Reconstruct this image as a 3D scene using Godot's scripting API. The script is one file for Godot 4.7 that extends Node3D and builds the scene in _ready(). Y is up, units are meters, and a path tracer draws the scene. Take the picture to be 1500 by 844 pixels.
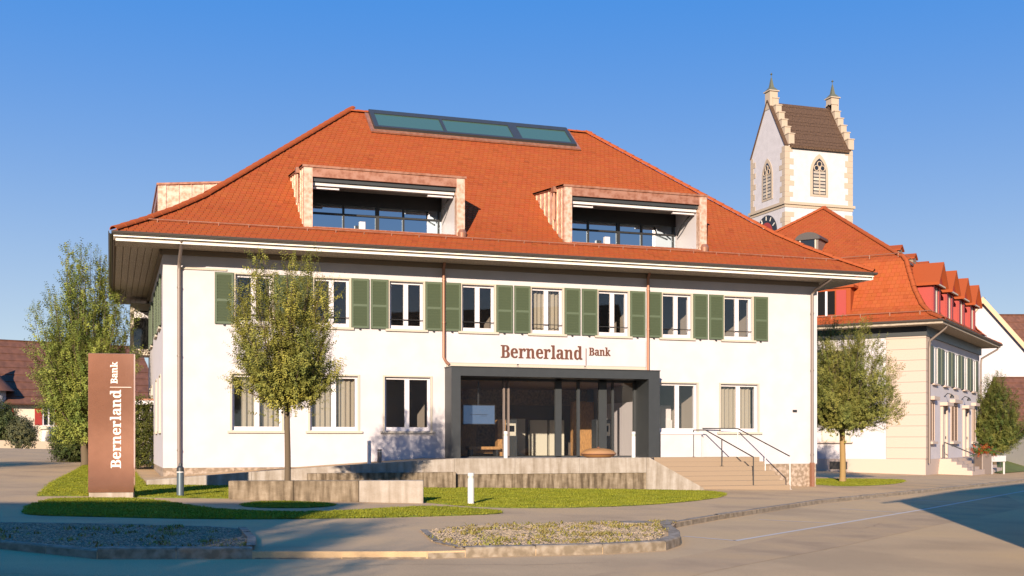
extends Node3D
# World axes: x runs along the bank's facade, -z runs back into the building, y is up (metres).

var M := {}
var T := {}
var taken := {}

# ---------------------------------------------------------------- mesh builder
class MB:
	var v := PackedVector3Array()
	var n := PackedVector3Array()
	var c := PackedColorArray()
	var col := Color(1, 1, 1)
	func tri(a: Vector3, b: Vector3, d: Vector3) -> void:
		var nn := (b - a).cross(d - a).normalized()
		v.append(a); v.append(d); v.append(b)
		for i in 3:
			n.append(nn)
			c.append(col)
	func quad(a: Vector3, b: Vector3, d: Vector3, e: Vector3) -> void:
		tri(a, b, d)
		tri(a, d, e)
	func stri(a: Vector3, b: Vector3, d: Vector3, na: Vector3, nb: Vector3, nd: Vector3) -> void:
		v.append(a); v.append(d); v.append(b)
		n.append(na); n.append(nd); n.append(nb)
		for i in 3:
			c.append(col)
	func obox(t: Transform3D, s: Vector3) -> void:
		var p: Array[Vector3] = []
		for k in 8:
			p.append(t * Vector3((0.5 if k & 1 else -0.5) * s.x, (0.5 if k & 2 else -0.5) * s.y, (0.5 if k & 4 else -0.5) * s.z))
		quad(p[4], p[5], p[7], p[6])
		quad(p[1], p[0], p[2], p[3])
		quad(p[5], p[1], p[3], p[7])
		quad(p[0], p[4], p[6], p[2])
		quad(p[6], p[7], p[3], p[2])
		quad(p[0], p[1], p[5], p[4])
	func box(lo: Vector3, hi: Vector3) -> void:
		obox(Transform3D(Basis(), (lo + hi) * 0.5), (hi - lo).abs())
	# a box whose long edges are chamfered
	func cbox(lo: Vector3, hi: Vector3, b: float) -> void:
		var m := (lo + hi) * 0.5
		var h := (hi - lo).abs() * 0.5
		var ring := []
		for k in [[-1, -1, 0], [-1, -1, 1], [1, -1, 1], [1, -1, 0], [1, 1, 0], [1, 1, 1], [-1, 1, 1], [-1, 1, 0]]:
			ring.append(Vector2(k[0] * (h.x - (b if k[2] == 1 else 0.0)), k[1] * (h.z - (b if k[2] == 0 else 0.0))))
		var body := []
		var top := []
		for p in ring:
			body.append(m + Vector3(p.x, 0, p.y))
			top.append(m + Vector3(p.x * (1 - b / h.x), h.y, p.y * (1 - b / h.z)))
		for k in 8:
			var a: Vector3 = body[k]
			var d: Vector3 = body[(k + 1) % 8]
			var lo_y := Vector3(0, -h.y, 0)
			var hi_y := Vector3(0, h.y - b, 0)
			quad(d + lo_y, a + lo_y, a + hi_y, d + hi_y)
			quad(d + hi_y, a + hi_y, top[k], top[(k + 1) % 8])
			tri(m + Vector3(0, h.y, 0), top[(k + 1) % 8], top[k])
	# polygon in a plane given by origin, axis a and axis b (counter-clockwise seen from a x b), extruded by depth against that direction
	func slab(o: Vector3, a: Vector3, b: Vector3, poly: PackedVector2Array, depth: float) -> void:
		var nn := a.cross(b).normalized()
		var pts := poly.duplicate()
		if Geometry2D.is_polygon_clockwise(pts):
			pts.reverse()
		var id := Geometry2D.triangulate_polygon(pts)
		for k in range(0, id.size(), 3):
			var q: Array[Vector3] = []
			for j in 3:
				q.append(o + a * pts[id[k + j]].x + b * pts[id[k + j]].y)
			if (q[1] - q[0]).cross(q[2] - q[0]).dot(nn) < 0:
				var s := q[1]
				q[1] = q[2]
				q[2] = s
			tri(q[0], q[1], q[2])
			if depth > 0:
				tri(q[0] - nn * depth, q[2] - nn * depth, q[1] - nn * depth)
		if depth > 0:
			for k in pts.size():
				var p0 := o + a * pts[k].x + b * pts[k].y
				var k2 := (k + 1) % pts.size()
				var p1 := o + a * pts[k2].x + b * pts[k2].y
				quad(p0 - nn * depth, p1 - nn * depth, p1, p0)
	func tube(pts: Array, r: Array, sides := 8) -> void:
		var rings := []
		var side := Vector3.ZERO
		for k in pts.size():
			var d: Vector3 = (pts[mini(k + 1, pts.size() - 1)] - pts[maxi(k - 1, 0)]).normalized()
			if side == Vector3.ZERO:
				side = d.cross(Vector3.RIGHT if absf(d.x) < 0.8 else Vector3.UP)
			side = (side - d * side.dot(d)).normalized()
			var up := d.cross(side)
			var ring := []
			for j in sides:
				var w := TAU * j / sides
				ring.append(side * cos(w) + up * sin(w))
			rings.append(ring)
		for k in pts.size() - 1:
			for j in sides:
				var j2 := (j + 1) % sides
				var ra: float = r[mini(k, r.size() - 1)]
				var rb: float = r[mini(k + 1, r.size() - 1)]
				var a: Vector3 = rings[k][j]
				var b: Vector3 = rings[k][j2]
				var d: Vector3 = rings[k + 1][j2]
				var e: Vector3 = rings[k + 1][j]
				stri(pts[k] + a * ra, pts[k] + b * ra, pts[k + 1] + d * rb, a, b, d)
				stri(pts[k] + a * ra, pts[k + 1] + d * rb, pts[k + 1] + e * rb, a, d, e)
		for k in [0, pts.size() - 1]:
			var rr: float = r[mini(k, r.size() - 1)]
			for j in sides:
				var a: Vector3 = pts[k] + rings[k][j] * rr
				var b: Vector3 = pts[k] + rings[k][(j + 1) % sides] * rr
				if k == 0:
					tri(pts[k], b, a)
				else:
					tri(pts[k], a, b)
	# lathe about y: profile of (radius, height)
	func lathe(o: Vector3, prof: Array, sides := 24) -> void:
		for k in prof.size() - 1:
			var p: Vector2 = prof[k]
			var q: Vector2 = prof[k + 1]
			var nn := Vector2(q.y - p.y, p.x - q.x).normalized()
			for j in sides:
				var w0 := TAU * j / sides
				var w1 := TAU * (j + 1) / sides
				var d0 := Vector3(cos(w0), 0, -sin(w0))
				var d1 := Vector3(cos(w1), 0, -sin(w1))
				var n0 := d0 * nn.x + Vector3.UP * nn.y
				var n1 := d1 * nn.x + Vector3.UP * nn.y
				var a := o + d0 * p.x + Vector3.UP * p.y
				var b := o + d1 * p.x + Vector3.UP * p.y
				var d := o + d1 * q.x + Vector3.UP * q.y
				var e := o + d0 * q.x + Vector3.UP * q.y
				stri(a, b, d, n0, n1, n1)
				stri(a, d, e, n0, n1, n0)
	# wall in the plane z = 0 that faces +z, thick behind it, with rectangular openings [x0, y0, x1, y1]
	func wall(t: Transform3D, x0: float, y0: float, x1: float, y1: float, thick: float, holes: Array) -> void:
		var xs := [x0, x1]
		var ys := [y0, y1]
		for h in holes:
			xs.append_array([h[0], h[2]])
			ys.append_array([h[1], h[3]])
		xs.sort()
		ys.sort()
		for i in xs.size() - 1:
			for j in ys.size() - 1:
				var ax: float = xs[i]
				var bx: float = xs[i + 1]
				var ay: float = ys[j]
				var by: float = ys[j + 1]
				if bx - ax < 1e-4 or by - ay < 1e-4:
					continue
				var mid := Vector2((ax + bx) / 2, (ay + by) / 2)
				var open := false
				for h in holes:
					if mid.x > h[0] and mid.x < h[2] and mid.y > h[1] and mid.y < h[3]:
						open = true
				if open:
					continue
				quad(t * Vector3(ax, ay, 0), t * Vector3(bx, ay, 0), t * Vector3(bx, by, 0), t * Vector3(ax, by, 0))
				quad(t * Vector3(bx, ay, -thick), t * Vector3(ax, ay, -thick), t * Vector3(ax, by, -thick), t * Vector3(bx, by, -thick))
		for h in holes + [[x1, y0, x0, y1]]:
			var a := Vector3(h[0], h[1], 0)
			var b := Vector3(h[2], h[1], 0)
			var d := Vector3(h[2], h[3], 0)
			var e := Vector3(h[0], h[3], 0)
			var k := Vector3(0, 0, -thick)
			var outer: bool = h[0] > h[2]
			quad(t * (a + k), t * a, t * e, t * (e + k))
			quad(t * b, t * (b + k), t * (d + k), t * d)
			if outer:
				quad(t * a, t * (a + k), t * (b + k), t * b)
				quad(t * (e + k), t * e, t * d, t * (d + k))
			else:
				quad(t * (a + k), t * (b + k), t * b, t * a)
				quad(t * e, t * d, t * (d + k), t * (e + k))
	func mesh() -> ArrayMesh:
		var a := []
		a.resize(Mesh.ARRAY_MAX)
		a[Mesh.ARRAY_VERTEX] = v
		a[Mesh.ARRAY_NORMAL] = n
		a[Mesh.ARRAY_COLOR] = c
		var m := ArrayMesh.new()
		m.add_surface_from_arrays(Mesh.PRIMITIVE_TRIANGLES, a)
		return m

# ---------------------------------------------------------------- node helpers
func numbered(called: String) -> String:
	if not taken.has(called):
		taken[called] = 0
		return called
	taken[called] += 1
	return "%s_%03d" % [called, taken[called]]

func tag(o: Node, label: String, category: String, group := "") -> Node:
	o.set_meta("label", label)
	o.set_meta("category", category)
	if group:
		o.set_meta("group", group)
	return o

func thing(called: String, label: String, category: String, at := Vector3.ZERO, turn := 0.0, group := "") -> Node3D:
	var o := Node3D.new()
	o.name = numbered(called)
	add_child(o)
	o.position = at
	o.rotation.y = turn
	tag(o, label, category, group)
	return o

func put(mesh: Mesh, called: String, m: Material, parent: Node, at := Transform3D()) -> MeshInstance3D:
	var o := MeshInstance3D.new()
	o.mesh = mesh
	o.material_override = m
	o.transform = at
	o.name = numbered(called) if parent == self else called
	parent.add_child(o, true)
	return o

func part(mb: MB, called: String, m: Material, parent: Node) -> MeshInstance3D:
	return put(mb.mesh(), called, m, parent)

func node(called: String, parent: Node, at := Transform3D()) -> Node3D:
	var o := Node3D.new()
	o.name = called
	o.transform = at
	parent.add_child(o, true)
	return o

func bpart(lo: Vector3, hi: Vector3, called: String, m: Material, parent: Node, bevel := 0.0) -> MeshInstance3D:
	var b := MB.new()
	if bevel > 0:
		b.cbox(lo, hi, bevel)
	else:
		b.box(lo, hi)
	return part(b, called, m, parent)

func structure(o: Node, label := "") -> Node:
	o.set_meta("kind", "structure")
	if label:
		o.set_meta("label", label)
	return o

func stuff(o: Node) -> Node:
	o.set_meta("kind", "stuff")
	return o

func at(x: float, y: float, z: float) -> Transform3D:
	return Transform3D(Basis(), Vector3(x, y, z))

# height of the ground; it falls gently to the right and towards the road
func gh(u: float, v: float) -> float:
	return 0.515 - 0.0217 * clampf(u, -70, 70) + 0.0147 * clampf(v, -60, 90)

func W(u: float, v: float, dy := 0.0) -> Vector3:
	return Vector3(u, gh(u, v) + dy, -v)

# ---------------------------------------------------------------- materials
func grain(key: String, freq: float, octaves: int, stops: Array, size := 512, kind := FastNoiseLite.TYPE_SIMPLEX_SMOOTH) -> Texture2D:
	var f := FastNoiseLite.new()
	f.noise_type = kind
	f.frequency = freq
	f.fractal_octaves = octaves
	f.seed = hash(key) % 10000
	var t := NoiseTexture2D.new()
	t.width = size
	t.height = size
	t.seamless = true
	t.seamless_blend_skirt = 0.2
	t.noise = f
	var g := Gradient.new()
	g.offsets = PackedFloat32Array()
	g.colors = PackedColorArray()
	var off := PackedFloat32Array()
	var cols := PackedColorArray()
	for s in stops:
		off.append(s[0])
		cols.append(s[1] if s[1] is Color else Color(s[1], s[1], s[1]))
	g.offsets = off
	g.colors = cols
	t.color_ramp = g
	T[key] = t
	return t

func lin(r: float, g: float, b: float) -> Color:
	return Color(r, g, b).linear_to_srgb()

# o: tex, scale, coarse, cscale, bump, bscale, bdepth, metal, vc, alpha, back, coat
func mk(key: String, c: Color, rough: float, o := {}) -> StandardMaterial3D:
	var m := StandardMaterial3D.new()
	m.albedo_color = c
	m.roughness = rough
	m.metallic = o.get("metal", 0.0)
	m.metallic_specular = o.get("spec", 0.5)
	m.uv1_triplanar = true
	m.uv1_world_triplanar = o.get("world", true)
	m.uv2_triplanar = true
	m.uv2_world_triplanar = o.get("world", true)
	var s: float = o.get("scale", 1.0)
	m.uv1_scale = Vector3(s, s, s)
	if o.has("stretch"):
		m.uv1_scale = o.stretch
	if o.has("tex"):
		m.albedo_texture = T[o.tex]
	if o.has("coarse"):
		m.detail_enabled = true
		m.detail_blend_mode = BaseMaterial3D.BLEND_MODE_MUL
		m.detail_uv_layer = BaseMaterial3D.DETAIL_UV_2
		m.detail_albedo = T[o.coarse]
		var k: float = o.get("cscale", 0.1)
		m.uv2_scale = Vector3(k, k, k)
	if o.has("bump"):
		m.heightmap_enabled = true
		m.heightmap_texture = T[o.bump]
		m.heightmap_scale = o.get("bdepth", 0.3)
	if o.get("vc", false):
		m.vertex_color_use_as_albedo = true
	if o.has("alpha"):
		m.transparency = BaseMaterial3D.TRANSPARENCY_ALPHA
		m.albedo_color.a = o.alpha
	if o.has("back"):
		m.backlight_enabled = true
		m.backlight = o.back
	if o.has("coat"):
		m.clearcoat_enabled = true
		m.clearcoat = o.coat
		m.clearcoat_roughness = 0.1
	M[key] = m
	return m

# concrete with rain streaks that run down from the top
func streak_texture(key: String, seed_: int, lo: float, hi: float, amount: float, warm: float) -> void:
	var f := FastNoiseLite.new()
	f.seed = seed_
	f.frequency = 0.05
	f.fractal_octaves = 3
	var g := FastNoiseLite.new()
	g.seed = seed_ + 7
	g.frequency = 0.03
	g.fractal_octaves = 4
	var im := Image.create(512, 256, false, Image.FORMAT_RGB8)
	for y in 256:
		for x in 512:
			var s := f.get_noise_2d(x * 0.8, y * 0.07) * 0.5 + 0.5
			var b := g.get_noise_2d(x, y) * 0.5 + 0.5
			var q := g.get_noise_2d(x * 5.0, y * 5.0) * 0.5 + 0.5
			var k := clampf(pow(s, 1.6) * 1.7 * amount + b * 0.35 + q * 0.25 - 0.2, 0.0, 1.0)
			var w := lerpf(hi, lo, k)
			im.set_pixel(x, y, Color(w, w * lerpf(1.0, 0.93, k * warm), w * lerpf(1.0, 0.82, k * warm)))
	T[key] = ImageTexture.create_from_image(im)

func make_materials() -> void:
	grain("fine", 0.12, 4, [[0.2, 0.90], [0.8, 1.0]])
	grain("speck", 0.35, 3, [[0.15, 0.84], [0.5, 0.95], [0.85, 1.0]])
	grain("grit", 0.45, 2, [[0.2, 0.72], [0.45, 0.93], [0.75, 1.0]])
	grain("patch", 0.012, 5, [[0.25, 0.78], [0.55, 0.92], [0.8, 1.0]])
	grain("faint", 0.015, 4, [[0.3, 0.975], [0.7, 1.0]])
	grain("road_stain", 0.010, 5, [[0.2, Color(0.90, 0.90, 0.905)], [0.45, Color(0.965, 0.963, 0.96)], [0.75, Color(1.0, 0.99, 0.96)]])
	grain("moss", 0.03, 5, [[0.3, Color(0.76, 0.73, 0.68)], [0.6, Color(0.93, 0.91, 0.88)], [0.8, Color(1, 1, 1)]])
	grain("lawn", 0.04, 5, [[0.2, Color(0.72, 0.78, 0.6)], [0.55, Color(0.95, 0.96, 0.8)], [0.85, Color(1.0, 0.98, 0.85)]])
	grain("wood", 0.03, 4, [[0.2, 0.7], [0.8, 1.0]])
	grain("copper", 0.02, 4, [[0.2, Color(0.86, 0.78, 0.72)], [0.5, Color(0.97, 0.94, 0.91)], [0.7, Color(1, 1, 1)]], 512, FastNoiseLite.TYPE_CELLULAR)
	grain("tower_roof", 0.05, 5, [[0.25, Color(0.6, 0.56, 0.52)], [0.55, Color(0.9, 0.86, 0.8)], [0.72, Color(1.0, 0.97, 0.9)], [0.85, Color(1.0, 1.0, 0.95)]])
	streak_texture("streak", 3, 0.72, 1.0, 0.55, 0.7)
	streak_texture("streak_dark", 11, 0.48, 0.98, 0.8, 1.0)
	mk("white_wall", lin(0.57, 0.525, 0.525), 0.95, {"tex": "faint", "scale": 0.15, "coarse": "fine", "cscale": 2.5, "bump": "speck", "bdepth": 0.1, "spec": 0.2})
	mk("white_trim", lin(0.58, 0.535, 0.535), 0.5)
	mk("surround", lin(0.50, 0.43, 0.34), 0.8, {"tex": "fine", "scale": 1.0})
	mk("plinth", lin(0.44, 0.35, 0.28), 0.9, {"tex": "speck", "scale": 0.9, "coarse": "moss", "cscale": 0.35, "bump": "speck", "bdepth": 0.15})
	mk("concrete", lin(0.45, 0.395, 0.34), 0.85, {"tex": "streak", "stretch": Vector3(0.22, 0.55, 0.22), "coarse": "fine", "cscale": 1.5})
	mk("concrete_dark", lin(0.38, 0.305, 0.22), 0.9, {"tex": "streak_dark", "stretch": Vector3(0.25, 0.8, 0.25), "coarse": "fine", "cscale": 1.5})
	mk("step_stone", lin(0.30, 0.215, 0.14), 0.85, {"tex": "fine", "scale": 0.9})
	mk("tile", lin(1, 1, 1), 0.9, {"spec": 0.2, "vc": true, "tex": "fine", "scale": 1.3})
	mk("tile_plain", lin(0.40, 0.085, 0.03), 0.8, {"tex": "fine", "scale": 1.0})
	mk("hip", lin(0.33, 0.078, 0.027), 0.9, {"spec": 0.2, "tex": "fine", "scale": 1.0})
	mk("gutter", lin(0.085, 0.07, 0.06), 0.45, {"metal": 0.3})
	mk("fascia", lin(0.70, 0.65, 0.57), 0.7)
	mk("soffit", lin(0.48, 0.39, 0.29), 0.8, {"tex": "wood", "stretch": Vector3(2.5, 1, 0.25)})
	mk("soffit_beam", lin(0.20, 0.155, 0.11), 0.9)  # dark brown wood; also colours the strip that imitates eave shade
	mk("green", lin(0.082, 0.108, 0.06), 0.6, {"tex": "fine", "scale": 0.8})
	mk("dark_green", lin(0.07, 0.085, 0.055), 0.6)
	mk("dark_opening", lin(0.04, 0.035, 0.03), 0.8)
	mk("copper_brown", lin(0.36, 0.175, 0.115), 0.45, {"metal": 0.3, "tex": "copper", "scale": 0.5})
	mk("copper_new", lin(0.64, 0.45, 0.345), 0.38, {"metal": 0.25, "tex": "copper", "scale": 0.6})
	mk("copper_pipe", lin(0.36, 0.17, 0.105), 0.45, {"metal": 0.4, "tex": "fine", "scale": 1.0})
	mk("pipe_grey", lin(0.20, 0.155, 0.13), 0.5, {"metal": 0.3})
	mk("anthracite", lin(0.033, 0.036, 0.037), 0.45, {"tex": "faint", "scale": 0.4})
	mk("black_steel", lin(0.018, 0.018, 0.018), 0.5)
	mk("white_steel", lin(0.56, 0.53, 0.50), 0.45)
	mk("glass", lin(0.02, 0.022, 0.022), 0.02, {"alpha": 0.05, "spec": 0.6})
	mk("glass_coated", lin(0.36, 0.42, 0.47), 0.03, {"metal": 1.0})
	mk("glass_green", lin(0.055, 0.11, 0.082), 0.08, {"metal": 0.12, "spec": 0.6})
	mk("dark_glass", lin(0.012, 0.012, 0.012), 0.04, {"spec": 0.7})
	mk("room", lin(0.33, 0.28, 0.23), 0.9)
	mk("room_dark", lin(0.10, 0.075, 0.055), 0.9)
	mk("room_brown", lin(0.30, 0.175, 0.095), 0.7, {"tex": "wood", "scale": 0.5})
	mk("room_floor", lin(0.17, 0.13, 0.10), 0.5)
	mk("curtain", lin(0.36, 0.315, 0.24), 0.95, {"tex": "fine", "scale": 2.0, "back": lin(0.15, 0.13, 0.1)})
	mk("oak", lin(0.52, 0.27, 0.09), 0.6, {"tex": "wood", "stretch": Vector3(2, 0.3, 2)})
	mk("cabinet", lin(0.50, 0.47, 0.38), 0.5)
	mk("screen_blue", lin(0.05, 0.075, 0.12), 0.3, {})
	M.screen_blue.emission_enabled = true
	M.screen_blue.emission = lin(0.05, 0.09, 0.16)
	M.screen_blue.emission_energy_multiplier = 0.5
	mk("letter_copper", lin(0.15, 0.058, 0.035), 0.45, {"metal": 0.3})
	mk("letter_cream", lin(0.78, 0.70, 0.58), 0.5)
	mk("totem", lin(0.92, 0.42, 0.27), 0.13, {"metal": 0.955, "tex": "faint", "scale": 0.5})
	mk("asphalt", lin(0.66, 0.465, 0.27), 1.0, {"spec": 0.08, "tex": "grit", "scale": 0.35, "coarse": "road_stain", "cscale": 0.035, "bump": "speck", "bdepth": 0.5})
	mk("pavement", lin(0.66, 0.46, 0.27), 1.0, {"spec": 0.08, "tex": "grit", "scale": 0.5, "coarse": "road_stain", "cscale": 0.06, "bump": "speck", "bdepth": 0.3})
	mk("asphalt_old", lin(0.60, 0.42, 0.25), 1.0, {"spec": 0.08, "tex": "grit", "scale": 0.4, "coarse": "road_stain", "cscale": 0.09, "bump": "speck", "bdepth": 0.5})
	mk("asphalt_seal", lin(0.26, 0.19, 0.13), 0.9, {"spec": 0.1})
	mk("kerb", lin(0.38, 0.315, 0.24), 0.9, {"tex": "speck", "scale": 1.2, "coarse": "moss", "cscale": 0.3})
	mk("road_paint", lin(0.60, 0.53, 0.44), 0.8, {"tex": "speck", "scale": 0.8})
	mk("far_ground", lin(0.12, 0.12, 0.05), 0.95, {"tex": "patch", "scale": 0.05})
	mk("lawn", lin(0.16, 0.19, 0.02), 0.95, {"tex": "lawn", "scale": 0.4, "coarse": "patch", "cscale": 0.2})
	mk("grass_blade", lin(1, 1, 1), 0.9, {"spec": 0.1, "vc": true, "back": lin(0.06, 0.09, 0.01)})
	mk("leaf", lin(1, 1, 1), 0.65, {"spec": 0.3, "vc": true, "back": lin(0.16, 0.19, 0.02)})
	mk("stone", lin(1, 1, 1), 0.9, {"vc": true})
	mk("soil", lin(0.16, 0.125, 0.075), 0.95, {"tex": "speck", "scale": 0.8})
	mk("bark", lin(0.12, 0.085, 0.05), 0.9, {"tex": "speck", "stretch": Vector3(3, 0.6, 3), "bump": "speck", "bdepth": 1.0})
	mk("bark_yellow", lin(0.31, 0.195, 0.075), 0.9, {"tex": "speck", "stretch": Vector3(3, 0.6, 3)})
	mk("sandstone", lin(0.45, 0.35, 0.255), 0.9, {"tex": "fine", "scale": 0.5})
	mk("tower_tiles", lin(0.13, 0.075, 0.045), 0.9, {"tex": "tower_roof", "scale": 0.25, "coarse": "speck", "cscale": 0.5})
	mk("spire", lin(0.10, 0.105, 0.07), 0.7)
	mk("cream_stone", lin(0.50, 0.385, 0.31), 0.85, {"tex": "fine", "scale": 0.5})
	mk("red_paint", lin(0.30, 0.03, 0.02), 0.55)
	mk("mansard_flat", lin(0.33, 0.072, 0.024), 0.9, {"spec": 0.2, "tex": "fine", "scale": 0.4})
	mk("brown_tile", lin(0.19, 0.075, 0.042), 0.85, {"tex": "patch", "scale": 0.3, "coarse": "speck", "cscale": 0.8})
	mk("timber_edge", lin(0.55, 0.36, 0.22), 0.8)
	mk("cream_wall", lin(0.66, 0.56, 0.44), 0.9, {"tex": "faint", "scale": 0.3})
	mk("clock", lin(0.02, 0.02, 0.022), 0.5)
	mk("flower", lin(0.5, 0.05, 0.02), 0.7, {"vc": true})

# ---------------------------------------------------------------- ground
func sheet(poly: Array, dy: float, skirt: float) -> MB:
	var b := MB.new()
	var pts := PackedVector2Array()
	for p in poly:
		pts.append(Vector2(p[0], p[1]))
	if Geometry2D.is_polygon_clockwise(pts):
		pts.reverse()
	var id := Geometry2D.triangulate_polygon(pts)
	for k in range(0, id.size(), 3):
		var q: Array[Vector3] = []
		for j in 3:
			q.append(W(pts[id[k + j]].x, pts[id[k + j]].y, dy))
		if (q[1] - q[0]).cross(q[2] - q[0]).y < 0:
			b.tri(q[0], q[2], q[1])
		else:
			b.tri(q[0], q[1], q[2])
	if skirt > 0:
		for k in pts.size():
			var p := pts[k]
			var q := pts[(k + 1) % pts.size()]
			b.quad(W(p.x, p.y, dy - skirt), W(q.x, q.y, dy - skirt), W(q.x, q.y, dy), W(p.x, p.y, dy))
	return b

# round the corners of a closed outline
func smooth_poly(poly: Array, times := 2) -> Array:
	var p := poly
	for k in times:
		var q := []
		for i in p.size():
			var a = p[i]
			var b = p[(i + 1) % p.size()]
			q.append([a[0] * 0.75 + b[0] * 0.25, a[1] * 0.75 + b[1] * 0.25])
			q.append([a[0] * 0.25 + b[0] * 0.75, a[1] * 0.25 + b[1] * 0.75])
		p = q
	return p

func kerb_line(parent: Node, line: Array, top: float, bottom: float, width: float, length: float, rng: RandomNumberGenerator) -> void:
	var pts := PackedVector2Array()
	for p in line:
		pts.append(Vector2(p[0], p[1]))
	for k in pts.size() - 1:
		var a := pts[k]
		var b := pts[k + 1]
		var count := maxi(1, roundi(a.distance_to(b) / length))
		for j in count:
			var p := a.lerp(b, float(j) / count)
			var q := a.lerp(b, float(j + 1) / count)
			var d := (q - p).normalized()
			var s := Vector2(-d.y, d.x) * width
			p += d * 0.006 - s.normalized() * 0.004
			q -= d * 0.006 + s.normalized() * 0.004
			var t := top + rng.randf_range(-0.006, 0.006)
			var m := MB.new()
			var c := 0.018
			var si := s * (1 - c / width)
			var P := [W(p.x, p.y, bottom), W(q.x, q.y, bottom), W(q.x, q.y, t - c), W(p.x, p.y, t - c)]
			var pin := s * (c / width)
			var Q := [W(p.x + pin.x, p.y + pin.y, t), W(q.x + pin.x, q.y + pin.y, t), W(q.x + si.x, q.y + si.y, t), W(p.x + si.x, p.y + si.y, t)]
			var R := [W(p.x + s.x, p.y + s.y, bottom), W(q.x + s.x, q.y + s.y, bottom), W(q.x + s.x, q.y + s.y, t), W(p.x + s.x, p.y + s.y, t)]
			m.quad(P[0], P[1], P[2], P[3])
			m.quad(P[3], P[2], Q[1], Q[0])
			m.quad(Q[0], Q[1], R[2], R[3])
			m.quad(R[1], R[0], R[3], R[2])
			m.quad(P[1], R[1], R[2], P[2])
			m.quad(R[0], P[0], P[3], R[3])
			part(m, "kerb_stone", M.kerb, parent)

func inside(poly: Array, u: float, v: float) -> bool:
	var pts := PackedVector2Array()
	for p in poly:
		pts.append(Vector2(p[0], p[1]))
	return Geometry2D.is_point_in_polygon(Vector2(u, v), pts)

func multi(called: String, mesh: Mesh, m: Material, places: Array, colors: PackedColorArray, parent: Node) -> MultiMeshInstance3D:
	var mm := MultiMesh.new()
	mm.transform_format = MultiMesh.TRANSFORM_3D
	mm.use_colors = true
	mm.mesh = mesh
	mm.instance_count = places.size()
	for i in places.size():
		mm.set_instance_transform(i, places[i])
		mm.set_instance_color(i, colors[i])
	var o := MultiMeshInstance3D.new()
	o.multimesh = mm
	o.material_override = m
	o.name = numbered(called) if parent == self else called
	parent.add_child(o, true)
	return o

func tuft_mesh(seed_: int) -> ArrayMesh:
	var rng := RandomNumberGenerator.new()
	rng.seed = seed_
	var b := MB.new()
	for k in 9:
		var w := rng.randf() * TAU
		var d := Vector3(cos(w), 0, sin(w))
		var side := Vector3(-d.z, 0, d.x) * 0.006
		var o := Vector3(rng.randf_range(-0.07, 0.07), 0, rng.randf_range(-0.07, 0.07))
		var h := rng.randf_range(0.035, 0.075)
		var mid := o + Vector3(0, h * 0.6, 0) + d * h * 0.2
		b.quad(o - side, o + side, mid + side * 0.8, mid - side * 0.8)
		b.tri(mid - side * 0.8, mid + side * 0.8, o + Vector3(0, h, 0) + d * h * 0.6)
	return b.mesh()

func grass_on(poly: Array, per_m2: float, dy: float, called: String, label: String, seed_: int) -> void:
	var rng := RandomNumberGenerator.new()
	rng.seed = seed_
	var lo := Vector2(1e9, 1e9)
	var hi := -lo
	for p in poly:
		lo = lo.min(Vector2(p[0], p[1]))
		hi = hi.max(Vector2(p[0], p[1]))
	var pts := PackedVector2Array()
	for p in poly:
		pts.append(Vector2(p[0], p[1]))
	var f := FastNoiseLite.new()
	f.frequency = 0.35
	f.seed = seed_
	var places := []
	var cols := PackedColorArray()
	for k in int((hi.x - lo.x) * (hi.y - lo.y) * per_m2):
		var u := rng.randf_range(lo.x, hi.x)
		var v := rng.randf_range(lo.y, hi.y)
		var jit := Vector2(rng.randf_range(-0.05, 0.05), rng.randf_range(-0.05, 0.05))
		if not Geometry2D.is_point_in_polygon(Vector2(u, v) + jit, pts):
			continue
		var s := rng.randf_range(0.7, 1.25)
		places.append(Transform3D(Basis(Vector3.UP, rng.randf() * TAU).scaled(Vector3(s, s * rng.randf_range(0.3, 0.6), s)), W(u, v, dy)))
		var q := f.get_noise_2d(u * 3, v * 3) * 0.5 + 0.5
		var dry := rng.randf()
		cols.append(Color(lerpf(0.20, 0.36, dry * 0.6 + q * 0.4), lerpf(0.235, 0.33, dry), lerpf(0.02, 0.045, rng.randf())) * lerpf(0.75, 1.1, q))
	var o := multi(called, tuft_mesh(seed_), M.grass_blade, places, cols, self)
	stuff(tag(o, label, "grass"))

func pebble_mesh(seed_: int) -> ArrayMesh:
	var rng := RandomNumberGenerator.new()
	rng.seed = seed_
	var ring := []
	for k in 6:
		var w := TAU * k / 6 + rng.randf_range(-0.3, 0.3)
		ring.append(Vector3(cos(w), 0, -sin(w)) * rng.randf_range(0.75, 1.1))
	var b := MB.new()
	var top := Vector3(rng.randf_range(-0.2, 0.2), 0.62, rng.randf_range(-0.2, 0.2))
	for k in 6:
		var a: Vector3 = ring[k]
		var d: Vector3 = ring[(k + 1) % 6]
		var a2 := a * 0.62 + Vector3(0, 0.5, 0)
		var d2 := d * 0.62 + Vector3(0, 0.5, 0)
		b.quad(a + Vector3(0, -0.3, 0), d + Vector3(0, -0.3, 0), d2, a2)
		b.tri(top, a2, d2)
	return b.mesh()

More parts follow.
